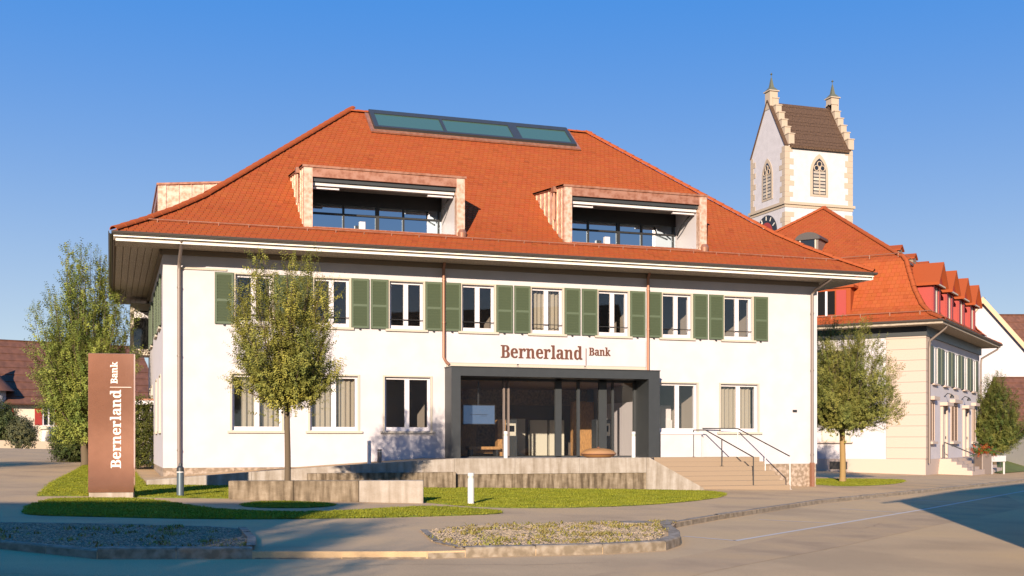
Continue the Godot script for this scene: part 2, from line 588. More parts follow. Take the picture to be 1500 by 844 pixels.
func gravel_on(poly: Array, count: int, dy: float, called: String, label: String, seed_: int, base: Color) -> void:
	var rng := RandomNumberGenerator.new()
	rng.seed = seed_
	var lo := Vector2(1e9, 1e9)
	var hi := -lo
	for p in poly:
		lo = lo.min(Vector2(p[0], p[1]))
		hi = hi.max(Vector2(p[0], p[1]))
	var places := []
	var cols := PackedColorArray()
	while places.size() < count:
		var u := rng.randf_range(lo.x, hi.x)
		var v := rng.randf_range(lo.y, hi.y)
		if not inside(poly, u, v):
			continue
		var s := rng.randf_range(0.010, 0.027)
		var tilt := Basis.from_euler(Vector3(rng.randf_range(-0.5, 0.5), rng.randf() * TAU, rng.randf_range(-0.5, 0.5)))
		places.append(Transform3D(tilt.scaled(Vector3(s, s * 0.8, s)), W(u, v, dy)))
		var k := rng.randf_range(0.55, 1.35)
		cols.append(Color(base.r * k, base.g * k * rng.randf_range(0.95, 1.03), base.b * k * rng.randf_range(0.9, 1.1)))
	var o := multi(called, pebble_mesh(seed_), M.stone, places, cols, self)
	stuff(tag(o, label, "gravel"))

func weeds_on(poly: Array, count: int, called: String, label: String, seed_: int, c0: Color, c1: Color) -> void:
	var rng := RandomNumberGenerator.new()
	rng.seed = seed_
	var lo := Vector2(1e9, 1e9)
	var hi := -lo
	for p in poly:
		lo = lo.min(Vector2(p[0], p[1]))
		hi = hi.max(Vector2(p[0], p[1]))
	var f := FastNoiseLite.new()
	f.frequency = 0.5
	f.seed = seed_
	var places := []
	var cols := PackedColorArray()
	for k in count:
		var u := rng.randf_range(lo.x, hi.x)
		var v := rng.randf_range(lo.y, hi.y)
		if not inside(poly, u, v) or f.get_noise_2d(u * 2, v * 2) < -0.05:
			continue
		var s := rng.randf_range(0.9, 1.9)
		places.append(Transform3D(Basis(Vector3.UP, rng.randf() * TAU).scaled(Vector3(s * 1.3, s * 0.55, s * 1.3)), W(u, v, 0.02)))
		cols.append(c0.lerp(c1, rng.randf()))
	var o := multi(called, tuft_mesh(seed_), M.grass_blade, places, cols, self)
	stuff(tag(o, label, "weeds"))

func build_ground() -> void:
	var rng := RandomNumberGenerator.new()
	rng.seed = 5
	# far terrain, reaching the horizon
	var b := MB.new()
	var xs := [-900.0, -300.0, -70.0, -20.0, 30.0, 70.0, 300.0, 900.0]
	var vs := [-900.0, -300.0, -60.0, 0.0, 45.0, 90.0, 300.0, 900.0]
	for i in 7:
		for j in 7:
			b.quad(W(xs[i], vs[j], -0.3), W(xs[i + 1], vs[j], -0.3), W(xs[i + 1], vs[j + 1], -0.3), W(xs[i], vs[j + 1], -0.3))
	structure(part(b, "ground", M.far_ground, self))
	structure(part(sheet([[-65, -58], [68, -58], [68, 42], [-65, 42]], -0.1, 0.0), "road", M.asphalt, self))
	var walk := [[-9, -13], [-3.6, -19.4], [-3, -19.95], [-1.7, -21.4], [0.26, -21.56], [2.6, -21.75], [3.19, -21.65], [5.4, -21.4], [6.66, -20.95], [7.6, -19.6], [8.3, -17.9], [9.0, -16.7], [11, -14.75], [17.48, -8.83], [26.36, -1.95], [42.2, 10.3], [62, 25.6], [62, 41], [-9, 41]]
	structure(part(sheet(walk, 0.0, 0.2), "pavement", M.pavement, self))
	var k := structure(node("kerb", self))
	var r := [[-9, -13], [-3.6, -19.4], [-3, -19.95], [-1.7, -21.4]]
	kerb_line(k, r, 0.012, -0.14, 0.14, 1.0, rng)
	kerb_line(k, [[-1.7, -21.4], [0.26, -21.56]], 0.05, -0.14, 0.2, 0.98, rng)
	kerb_line(k, [[0.28, -21.56], [2.6, -21.75]], -0.07, -0.14, 0.14, 1.15, rng)
	kerb_line(k, [[2.62, -21.75], [3.19, -21.65]], -0.01, -0.14, 0.16, 0.6, rng)
	kerb_line(k, [[3.19, -21.65], [5.4, -21.4], [6.66, -20.95], [7.3, -20.2], [7.85, -19.1], [8.3, -17.9], [8.62, -17.2], [9.0, -16.7]], 0.045, -0.14, 0.2, 0.9, rng)
	kerb_line(k, [[9.0, -16.7], [11, -14.75], [17.48, -8.83], [26.36, -1.95], [42.2, 10.3], [56, 21]], 0.012, -0.14, 0.14, 1.0, rng)
	# planting beds between pavement and road
	var bed_l := [[-6.6, -16.2], [-3.21, -16.95], [-2.18, -17.1], [-1.02, -17.4], [-0.07, -17.7], [0.48, -18.39], [0.44, -20.02], [0.24, -21.35], [-1.68, -21.2], [-2.41, -20.45], [-3.4, -19.35]]
	var bed_r := [[3.37, -18.49], [4.53, -17.6], [6.11, -17.1], [7.78, -16.6], [8.7, -16.5], [8.7, -17.0], [8.1, -17.9], [7.4, -19.4], [6.56, -20.75], [5.38, -21.18], [3.19, -21.42], [3.05, -20.5]]
	structure(part(sheet(bed_l, 0.012, 0.0), "planting_bed", M.soil, self))
	structure(part(sheet(bed_r, 0.012, 0.0), "planting_bed", M.soil, self))
	kerb_line(k, [[0.5, -18.3], [0.46, -20.0], [0.3, -21.35]], 0.055, -0.02, -0.1, 0.9, rng)
	kerb_line(k, [[-6.6, -16.2], [-3.21, -16.95], [-2.18, -17.1], [-1.02, -17.4], [-0.07, -17.7], [0.48, -18.3]], 0.02, -0.02, 0.08, 0.8, rng)
	kerb_line(k, [[3.19, -21.5], [3.05, -20.5], [3.37, -18.49]], 0.03, -0.02, -0.1, 0.9, rng)
	gravel_on(bed_l, 9000, 0.012, "bed_gravel", "gravel in the planting bed with the straight stone kerb", 21, Color(0.30, 0.225, 0.14))
	gravel_on(bed_r, 9500, 0.012, "bed_gravel", "gravel in the planting bed with the curved end", 22, Color(0.30, 0.225, 0.14))
	weeds_on(bed_r, 650, "dry_weeds", "dry straw coloured weeds in the planting bed with the curved end", 31, Color(0.30, 0.22, 0.08), Color(0.22, 0.20, 0.05))
	weeds_on(bed_l, 300, "bed_weeds", "low weeds in the planting bed with the straight kerb", 32, Color(0.30, 0.22, 0.08), Color(0.22, 0.20, 0.05))
	# lawns
	var lawn_front := smooth_poly([[-3.07, -14.4], [-2.95, -11.6], [-2.6, -10.3], [-1.4, -10.15], [-0.6, -10.6], [0.3, -13.6], [1.3, -14.3], [2.43, -14.4], [4.07, -13.15], [5.11, -12.45], [5.82, -13.1], [6.5, -14.4], [4.18, -15.36], [2.56, -15.8], [0.4, -16.1], [-2.01, -15.4], [-2.9, -15.1]])
	var lawn_back := [[-3.08, -9.3], [-3.05, -3.17], [-2.67, 5.83], [-2.46, 12.4], [-0.75, 6.0], [-0.65, -3.6], [3.4, -4.45], [3.4, -9.75], [1.3, -9.75], [-0.6, -9.6], [-1.9, -9.2]]
	var pit := smooth_poly([[0.96, -12.24], [1.57, -11.1], [2.48, -11.0], [3.3, -11.87], [2.5, -12.95], [1.36, -13.0]])
	var lawn_mid := smooth_poly([[5.3, -10.6], [6.1, -12.37], [7.09, -12.77], [8.87, -12.45], [11.14, -11.33], [14.5, -8.4], [16.4, -5.6], [16.2, -4.0], [5.2, -4.0], [4.4, -6.0], [5.2, -9.3]])
	var lawn_far := smooth_poly([[24.1, 6.5], [33.4, 8.6], [31.5, 5.6], [28.5, 2.6], [25.6, 0.6], [24.0, 0.4]])
	var slope_lawn := MB.new()
	slope_lawn.quad(W(49.6, 20.4, 0.03), W(67, 34.2, 0.03), Vector3(84, 1.1, -58), Vector3(58, 1.1, -47))
	structure(part(slope_lawn, "lawn", M.lawn, self))
	var names := [["verge", lawn_front, "short grass on the verge behind the kerb beds", 420.0], ["back_lawn", lawn_back, "grass between the brown totem sign and the bank", 260.0], ["tree_pit", pit, "round grass patch at the foot of the small tree", 420.0], ["mid_lawn", lawn_mid, "bright grass in front of the concrete terrace wall", 330.0], ["far_lawn", lawn_far, "grass strip under the tree at the corner of the bank", 160.0]]
	for i in names.size():
		var e = names[i]
		structure(part(sheet(e[1], 0.022, 0.05), "lawn", M.lawn, self))
		grass_on(e[1], e[3], 0.02, e[0] + "_grass", e[2], 40 + i)
	# parking bay lines
	paint([[8.21, -18.64], [8.74, -19.48], [19.67, -10.76], [32.87, 0.12], [46, 10.7]], "white boundary line of the parking bays along the kerb")
	paint([[12.07, -14.74], [13.3, -15.75]], "short white bay divider by the sunlit kerb bend")
	paint([[16.75, -11.0], [17.55, -12.35]], "second short white bay divider along the kerb")
	paint([[22.2, -6.4], [23.2, -7.9]], "third short white bay divider along the kerb")
	paint([[27.6, -2.2], [28.5, -3.4]], "short white bay divider lying in the house shadow")
	# older surface along the bend and sealed cracks
	structure(part(sheet([[3.9, -24.1], [5.58, -22.65], [7.1, -21.35], [9.04, -19.65], [13.1, -16.0], [20.4, -9.9], [29.7, -2.3], [23.9, -9.9], [16.0, -15.9], [10.1, -20.6], [7.4, -22.6], [6.2, -23.5], [5.2, -24.3]], -0.097, 0.0), "road_patch", M.asphalt_old, self))
	for c in [[[0.6, -22.6], [2.2, -22.4], [3.7, -22.7], [5.2, -22.45]], [[12.0, -17.3], [13.2, -17.0], [14.8, -15.4]], [[-6.0, -22.5], [-4.4, -23.2], [-2.6, -22.9], [-0.9, -23.4]]]:
		var line := []
		for i in c.size() - 1:
			for j in 7:
				var t := j / 7.0
				line.append([lerpf(c[i][0], c[i + 1][0], t) + rng.randf_range(-0.05, 0.05), lerpf(c[i][1], c[i + 1][1], t) + rng.randf_range(-0.05, 0.05)])
		var cm := MB.new()
		for i in line.size() - 1:
			var p := Vector2(line[i][0], line[i][1])
			var q := Vector2(line[i + 1][0], line[i + 1][1])
			var d := (q - p).normalized()
			var s := Vector2(-d.y, d.x) * rng.randf_range(0.003, 0.008)
			cm.quad(W(p.x - s.x, p.y - s.y, -0.093), W(q.x - s.x, q.y - s.y, -0.093), W(q.x + s.x, q.y + s.y, -0.093), W(p.x + s.x, p.y + s.y, -0.093))
		structure(part(cm, "road_crack", M.asphalt_seal, self))
	var mh := MB.new()
	mh.lathe(W(8.0, -16.95, 0.0), [Vector2(0.33, 0.0), Vector2(0.33, 0.03), Vector2(0.3, 0.034), Vector2(0.0, 0.034)], 24)
	tag(part(mh, "manhole_cover", M.kerb, self), "pale round cover at the curved end of the gravel bed", "cover")

func paint(line: Array, label: String) -> void:
	var b := MB.new()
	var w := 0.05
	for k in line.size() - 1:
		var p := Vector2(line[k][0], line[k][1])
		var q := Vector2(line[k + 1][0], line[k + 1][1])
		var d := (q - p).normalized()
		var s := Vector2(-d.y, d.x) * w
		p -= d * w
		b.quad(W(p.x - s.x, p.y - s.y, -0.096), W(q.x - s.x, q.y - s.y, -0.096), W(q.x + s.x, q.y + s.y, -0.096), W(p.x + s.x, p.y + s.y, -0.096))
	var o := part(b, "road_marking", M.road_paint, self)
	structure(o)
	o.set_meta("label", label)

# ---------------------------------------------------------------- roofs
# profile: list of (inset from the eave, height); returns a point for an arc length
func along(profile: Array, s: float) -> Vector2:
	var left := s
	for k in profile.size() - 1:
		var a: Vector2 = profile[k]
		var b: Vector2 = profile[k + 1]
		var d := a.distance_to(b)
		if left <= d or k == profile.size() - 2:
			return a + (b - a) * (left / d)
		left -= d
	return profile[-1]

func tile_field(o: Vector3, e: Vector3, w: Vector3, length: float, profile: Array, kl: float, kr: float, tw: float, exposure: float, base: Color, holes: Array, seed_: int) -> MB:
	var rng := RandomNumberGenerator.new()
	rng.seed = seed_
	var f := FastNoiseLite.new()
	f.seed = seed_
	f.frequency = 0.25
	var b := MB.new()
	var total := 0.0
	for k in profile.size() - 1:
		total += profile[k].distance_to(profile[k + 1])
	var rows := int(total / exposure)
	exposure = total / rows
	# closed underlay
	b.col = base * 0.8
	for r in rows:
		var a := along(profile, r * exposure)
		var c := along(profile, (r + 1) * exposure)
		var l0 := kl * a.x
		var r0 := length - kr * a.x
		var l1 := kl * c.x
		var r1 := length - kr * c.x
		b.col = base * 0.8
		var cuts := [l0, r0]
		for h in holes:
			if (a.x + c.x) / 2 > h[2] and (a.x + c.x) / 2 < h[3]:
				cuts.append_array([h[0], h[1]])
		cuts.sort()
		for j in range(0, cuts.size(), 2):
			var s0: float = cuts[j]
			var s1: float = cuts[j + 1]
			var t0: float = l1 if j == 0 else s0
			var t1: float = r1 if j == cuts.size() - 2 else s1
			b.quad(o + e * s0 + w * a.x + Vector3(0, a.y, 0), o + e * s1 + w * a.x + Vector3(0, a.y, 0), o + e * t1 + w * c.x + Vector3(0, c.y, 0), o + e * t0 + w * c.x + Vector3(0, c.y, 0))
		var dir := (c - a).normalized()
		var nn := w * -dir.y + Vector3(0, dir.x, 0)
		var c2 := a + (c - a) * 1.08
		var shift := fposmod(r * 0.29, 1.0) * tw
		var n0 := int(floor((l0 - shift) / tw)) - 1
		var n1 := int(ceil((r0 - shift) / tw)) + 1
		var row_lift := rng.randf_range(-0.004, 0.004)
		for j in range(n0, n1):
			var x0 := j * tw + shift
			var x1 := x0 + tw - 0.016
			var mid := (x0 + x1) / 2
			if x1 < l0 + 0.02 or x0 > r0 - 0.02:
				continue
			var skip := false
			for h in holes:
				if mid > h[0] and mid < h[1] and a.x > h[2] - 0.05 and a.x < h[3]:
					skip = true
			if skip:
				continue
			var k := rng.randf_range(0.96, 1.045) * (1.0 + 0.04 * f.get_noise_2d(x0, r * exposure))
			if rng.randf() < 0.02:
				k *= 0.85
			b.col = Color(base.r * k, base.g * k * rng.randf_range(0.93, 1.07), base.b * k)
			var lift := 0.026 + rng.randf_range(-0.006, 0.007) + row_lift
			var wob := rng.randf_range(-0.006, 0.006)
			var p0 := o + e * clampf(x0, l0, r0) + w * (a.x + wob) + Vector3(0, a.y, 0) + nn * lift
			var p1 := o + e * clampf(x1, l0, r0) + w * (a.x + wob) + Vector3(0, a.y, 0) + nn * (lift + rng.randf_range(-0.004, 0.004))
			var q1 := o + e * clampf(x1, l1, r1) + w * c2.x + Vector3(0, c2.y, 0) + nn * 0.010
			var q0 := o + e * clampf(x0, l1, r1) + w * c2.x + Vector3(0, c2.y, 0) + nn * 0.010
			b.quad(p0, p1, q1, q0)
			b.quad(p0 - nn * 0.03, p1 - nn * 0.03, p1, p0)
			b.tri(q0, p0 - nn * 0.03, p0)
			b.tri(q1, p1, p1 - nn * 0.03)
	return b

var cap_mesh: ArrayMesh
func hip_cap() -> ArrayMesh:
	if cap_mesh:
		return cap_mesh
	var b := MB.new()
	for k in 7:
		var w0 := PI * k / 7.0 - 0.0
		var w1 := PI * (k + 1) / 7.0
		var d0 := Vector3(cos(w0), sin(w0) * 0.8, 0)
		var d1 := Vector3(cos(w1), sin(w1) * 0.8, 0)
		b.stri(d0 * 0.125, d0 * 0.105 + Vector3(0, 0, -0.37), d1 * 0.105 + Vector3(0, 0, -0.37), d0, d0, d1)
		b.stri(d0 * 0.125, d1 * 0.105 + Vector3(0, 0, -0.37), d1 * 0.125, d0, d1, d1)
		b.quad(d0 * 0.105, d1 * 0.105, d1 * 0.125, d0 * 0.125)
	cap_mesh = b.mesh()
	return cap_mesh

func cap_line(parent: Node, pts: Array, called: String, m: Material, scale_ := 1.0) -> void:
	var rest := 0.0
	for k in pts.size() - 1:
		var a: Vector3 = pts[k]
		var b: Vector3 = pts[k + 1]
		var d := (b - a)
		var total := d.length()
		d /= total
		var s := rest
		while s < total - 0.05:
			var bas := Basis.looking_at(d, Vector3.UP).scaled_local(Vector3.ONE * scale_)
			put(hip_cap(), called, m, parent, Transform3D(bas, a + d * s))
			s += 0.335 * scale_
		rest = s - total

# ---------------------------------------------------------------- windows of the bank
var shutter_mesh: ArrayMesh
func shutter(w: float, h: float) -> ArrayMesh:
	var b := MB.new()
	var s := 0.065
	b.box(Vector3(0, 0, 0), Vector3(s, h, 0.045))
	b.box(Vector3(w - s, 0, 0), Vector3(w, h, 0.045))
	for y in [0.0, h * 0.44, h - 0.07]:
		b.box(Vector3(s, y, 0.002), Vector3(w - s, y + 0.07, 0.043))
	for seg in [[0.07, h * 0.44], [h * 0.44 + 0.07, h - 0.07]]:
		var count := int((seg[1] - seg[0]) / 0.085)
		var step: float = (seg[1] - seg[0]) / count
		for k in count:
			var t := Transform3D(Basis(Vector3.RIGHT, 0.55), Vector3(w / 2, seg[0] + step * (k + 0.5), 0.022))
			b.obox(t, Vector3(w - 2 * s - 0.002, step * 1.12, 0.01))
	return b.mesh()

func window(parent: Node, t: Transform3D, w: float, h: float, bar: bool, surround := 0.06) -> Node3D:
	# t sits at the lower left corner of the opening on the outer wall face
	var o := node("window", parent, t)
	var f := MB.new()
	var fw := 0.075
	var z0 := -0.17
	var z1 := -0.11
	f.box(Vector3(0, 0, z0), Vector3(fw, h, z1))
	f.box(Vector3(w - fw, 0, z0), Vector3(w, h, z1))
	f.box(Vector3(fw, 0, z0), Vector3(w - fw, fw * 1.5, z1))
	f.box(Vector3(fw, h - fw, z0), Vector3(w - fw, h, z1))
	part(f, "frame", M.white_trim, o)
	bpart(Vector3(w / 2 - 0.075, fw * 1.5, z0 + 0.01), Vector3(w / 2 + 0.075, h - fw, z1 + 0.02), "mullion", M.white_trim, o)
	for k in 2:
		var x0 := fw if k == 0 else w / 2 + 0.075
		var x1 := w / 2 - 0.075 if k == 0 else w - fw
		bpart(Vector3(x0, fw * 1.5, -0.147), Vector3(x1, h - fw, -0.14), "pane", M.glass, o)
	var s := MB.new()
	var sw := surround
	s.box(Vector3(-sw, -0.02, -0.02), Vector3(-0.002, h + 0.002, 0.025))
	s.box(Vector3(w + 0.002, -0.02, -0.02), Vector3(w + sw, h + 0.002, 0.025))
	s.box(Vector3(-sw, h + 0.002, -0.02), Vector3(w + sw, h + sw * 0.8, 0.027))
	part(s, "surround", M.surround, o)
	bpart(Vector3(-sw - 0.08, -0.09, -0.10), Vector3(w + sw + 0.08, -0.02, 0.08), "sill", M.surround, o)
	if bar:
		var r := MB.new()
		r.tube([Vector3(0.0, 0.3, -0.03), Vector3(w, 0.3, -0.03)], [0.014], 6)
		part(r, "safety_bar", M.black_steel, o)
	return o

func curtain(u0: float, u1: float, y0: float, y1: float, v: float, label: String) -> void:
	var b := MB.new()
	var count := int((u1 - u0) / 0.02)
	for k in count:
		var a := u0 + (u1 - u0) * k / count
		var c := u0 + (u1 - u0) * (k + 1) / count
		var fa := 0.035 * sin(a * 38.0) + 0.015 * sin(a * 23.0 + 1.0)
		var fc := 0.035 * sin(c * 38.0) + 0.015 * sin(c * 23.0 + 1.0)
		b.quad(Vector3(a, y0, -v + fa), Vector3(c, y0, -v + fc), Vector3(c, y1, -v + fc), Vector3(a, y1, -v + fa))
	tag(part(b, "curtain", M.curtain, self), label, "curtain", "curtains in the bank windows")

func pipe(parent: Node, pts: Array, r: float, m: Material, brackets: Array) -> void:
	var b := MB.new()
	b.tube(pts, [r], 12)
	var o := part(b, "downpipe", m, parent)
	for p in brackets:
		var k := MB.new()
		k.lathe(p, [Vector2(r, -0.03), Vector2(r + 0.012, -0.025), Vector2(r + 0.012, 0.025), Vector2(r, 0.03)], 12)
		k.box(p + Vector3(-0.01, -0.01, -0.14), p + Vector3(0.01, 0.01, 0))
		part(k, "bracket", m, o)

func letters(text: String, box: Rect2, depth: float, m: Material, parent: Node, called: String, t: Transform3D, bold := 700) -> void:
	var f := SystemFont.new()
	f.font_names = PackedStringArray(["Droid Serif"])
	f.font_weight = bold
	var tm := TextMesh.new()
	tm.text = text
	tm.font = f
	tm.font_size = 64
	tm.pixel_size = 0.01
	tm.depth = depth
	tm.curve_step = 1.0
	var ab := tm.get_aabb()
	var sx := box.size.x / ab.size.x
	var sy := box.size.y / ab.size.y
	var local := Transform3D(Basis().scaled(Vector3(sx, sy, 1)), Vector3(box.position.x - ab.position.x * sx, box.position.y - ab.position.y * sy, 0))
	put(tm, called, m, parent, t * local)

# ---------------------------------------------------------------- the bank
const L := 23.24
const DEEP := 14.2
const OH := 1.44
var prof := [Vector2(0, 7.80), Vector2(0.9, 8.30), Vector2(1.8, 8.84), Vector2(2.7, 9.46), Vector2(3.6, 10.20), Vector2(8.54, 14.30)]

func roof_y(inset: float) -> float:
	for k in prof.size() - 1:
		if inset <= prof[k + 1].x:
			return lerpf(prof[k].y, prof[k + 1].y, (inset - prof[k].x) / (prof[k + 1].x - prof[k].x))
	return prof[-1].y

func build_bank() -> void:
	var B := thing("bank_building", "white two-storey bank with orange hipped roof, green shutters and copper dormers", "building")
	# walls
	var up := []
	for i in 8:
		var c := 2.735 + 2.457 * i
		up.append([c - 0.565, 5.36, c + 0.565, 6.90])
	var low := [[2.07, 2.03, 3.61, 3.78], [4.50, 2.03, 6.04, 3.78], [6.92, 2.03, 8.46, 3.78], [16.78, 2.03, 18.28, 3.74], [19.22, 2.03, 20.75, 3.74]]
	var door := [9.25, 1.13, 16.1, 3.85]
	var w := MB.new()
	w.wall(Transform3D(), 0, 0.86, L, 7.75, 0.38, up + low + [door])
	# left, back and right walls
	var left_holes := []
	for v in [1.6, 4.6, 9.2, 12.0]:
		left_holes.append([DEEP - v - 1.1, 5.36, DEEP - v, 6.90])
		left_holes.append([DEEP - v - 1.1, 2.03, DEEP - v, 3.78])
	var tl := Transform3D(Basis(Vector3.UP, -PI / 2), Vector3(0, 0, -DEEP))
	w.wall(tl, 0, 0.86, DEEP - 0.38, 7.75, 0.38, left_holes)
	w.box(Vector3(L - 0.38, 0.86, -DEEP), Vector3(L, 7.75, -0.38))
	w.box(Vector3(0.38, 0.86, -DEEP), Vector3(L - 0.38, 7.75, -DEEP + 0.38))
	part(w, "wall", M.white_wall, B)
	# stone plinth in slabs
	var pl := node("plinth", B)
	var x := 0.03
	var rng := RandomNumberGenerator.new()
	rng.seed = 2
	while x < L - 0.1:
		var x2 := minf(x + rng.randf_range(1.7, 2.3), L - 0.03)
		if not (x > 9.3 and x2 < 16):
			bpart(Vector3(x + 0.004, -0.6, -0.5), Vector3(x2 - 0.004, 0.858, -0.02 - rng.randf() * 0.006), "slab", M.plinth, pl)
		x = x2
	x = 0.5
	while x < DEEP:
		bpart(Vector3(0.02, -0.2, -minf(x + 1.996, DEEP)), Vector3(0.5, 0.858, -x), "slab", M.plinth, pl)
		x += 2.0
	bpart(Vector3(L - 0.5, -0.6, -DEEP), Vector3(L - 0.03, 0.858, -0.52), "slab", M.plinth, pl)
	# windows and shutters
	for h in up:
		window(B, at(h[0], h[1], 0), h[2] - h[0], h[3] - h[1], true)
	for h in low:
		window(B, at(h[0], h[1], 0), h[2] - h[0], h[3] - h[1], false)
	shutter_mesh = shutter(0.57, 1.60)
	for i in 8:
		for s in [-1, 1]:
			var c: float = 2.735 + 2.457 * i + s * (0.565 + 0.062 + 0.285)
			var o := put(shutter_mesh, "shutter", M.green, B, at(c - 0.285, 5.335, 0.03))
			var hn := MB.new()
			hn.box(Vector3(0.26, -0.05, -0.03), Vector3(0.30, -0.0, 0.05))
			part(hn, "catch", M.black_steel, o)
	for k in left_holes.size():
		var h: Array = left_holes[k]
		window(B, tl * at(h[0], h[1], 0), h[2] - h[0], h[3] - h[1], false)
		if k % 2 == 0:
			for s in [0, 1]:
				put(shutter_mesh, "shutter", M.green, B, tl * at(h[0] - 0.635 if s == 0 else h[2] + 0.065, 5.335, 0.03))
	# interior: floors, partitions
	bpart(Vector3(0.4, 0.9, -DEEP + 0.4), Vector3(L - 0.4, 1.13, -0.4), "ground_floor", M.room_floor, B)
	bpart(Vector3(0.4, 4.35, -DEEP + 0.4), Vector3(L - 0.4, 4.70, -0.4), "upper_floor", M.room, B)
	bpart(Vector3(0.4, 7.45, -DEEP + 0.4), Vector3(L - 0.4, 7.74, -0.4), "attic_floor", M.room, B)
	bpart(Vector3(0.4, 1.14, -5.2), Vector3(9.0, 4.34, -5.05), "partition", M.room, B)
	bpart(Vector3(16.5, 1.14, -5.2), Vector3(L - 0.4, 4.34, -5.05), "partition", M.room, B)
	bpart(Vector3(0.4, 4.71, -5.2), Vector3(L - 0.4, 7.44, -5.05), "partition", M.room, B)
	for u in [4.05, 8.95, 16.45, 18.7]:
		bpart(Vector3(u - 0.06, 1.14, -5.04), Vector3(u + 0.06, 4.34, -0.39), "partition", M.room, B)
	for i in 8:
		if i % 2 == 1 or i > 4:
			var u := 3.955 + 2.457 * i
			bpart(Vector3(u - 0.06, 4.71, -5.04), Vector3(u + 0.06, 7.44, -0.39), "partition", M.room, B)
	build_bank_roof(B)
	build_portal(B)
	# downpipes
	pipe(B, [Vector3(0.47, 7.72, OH - 0.05), Vector3(0.47, 7.55, OH - 0.1), Vector3(0.47, 7.2, 0.35), Vector3(0.47, 6.95, 0.1), Vector3(0.47, 0.35, 0.1)], 0.055, M.pipe_grey, [Vector3(0.47, 6.4, 0.1), Vector3(0.47, 4.3, 0.1), Vector3(0.47, 1.4, 0.1)])
	pipe(B, [Vector3(8.88, 7.72, 0.35), Vector3(8.88, 7.4, 0.12), Vector3(8.88, 4.45, 0.12), Vector3(8.95, 4.32, 0.12), Vector3(9.06, 4.22, 0.12)], 0.05, M.copper_pipe, [Vector3(8.88, 7.0, 0.12), Vector3(8.88, 5.6, 0.12)])
	pipe(B, [Vector3(16.3, 7.72, 0.35), Vector3(16.3, 7.4, 0.12), Vector3(16.3, 4.12, 0.12)], 0.05, M.copper_pipe, [Vector3(16.3, 7.0, 0.12), Vector3(16.3, 5.6, 0.12)])
	pipe(B, [Vector3(23.0, 7.72, OH - 0.05), Vector3(23.0, 7.52, OH - 0.15), Vector3(22.98, 7.25, 0.3), Vector3(22.97, 7.1, 0.1), Vector3(22.97, 0.0, 0.1)], 0.055, M.pipe_grey, [Vector3(22.97, 6.4, 0.1), Vector3(22.97, 4.3, 0.1), Vector3(22.97, 1.2, 0.1)])
	bpart(Vector3(22.91, -0.05, 0.03), Vector3(23.03, 0.9, 0.165), "pipe_guard", M.copper_pipe, B)
	bpart(Vector3(22.2, 2.76, 0), Vector3(22.36, 2.84, 0.05), "alarm_box", M.black_steel, B)
	bpart(Vector3(0.5, 6.98, 0.0), Vector3(1.9, 7.04, 0.05), "cable_tray", M.surround, B)
	# rear oriel seen past the left wall
	var orl := node("oriel", B)
	bpart(Vector3(-0.75, 5.2, -DEEP + 0.1), Vector3(0.1, 7.3, -DEEP + 1.6), "oriel_wall", M.cream_wall, orl)
	bpart(Vector3(-0.62, 5.45, -DEEP + 1.6), Vector3(-0.05, 7.0, -DEEP + 1.62), "oriel_window", M.dark_glass, orl)
	bpart(Vector3(-0.6, 6.7, -DEEP + 1.622), Vector3(-0.05, 6.95, -DEEP + 1.66), "blind", M.white_trim, orl)
	bpart(Vector3(-1.6, 3.05, -9.4), Vector3(0.0, 3.2, -8.0), "canopy", M.white_trim, B)
	bpart(Vector3(-1.62, 3.2, -9.42), Vector3(0.0, 3.26, -7.98), "canopy_roof", M.copper_brown, B)
	# curtains are things of their own
	curtain(2.38, 3.54, 2.1, 3.72, 0.36, "beige curtain in the window left of the small tree trunk")
	curtain(4.68, 5.98, 2.1, 3.72, 0.36, "beige curtain in the window right of the small tree trunk")
	curtain(12.05, 13.08, 5.42, 6.84, 0.36, "pale curtain in the upper window above the copper lettering")
	curtain(19.3, 20.66, 2.1, 3.70, 0.36, "closed beige curtain in the window above the steps")

func hip_points(kx: float, corner: Vector3, e: Vector3, w: Vector3, list: Array) -> Array:
	var r := []
	for p in list:
		r.append(corner + e * (p.x * kx) + w * p.x + Vector3(0, p.y + 0.03, 0))
	return r

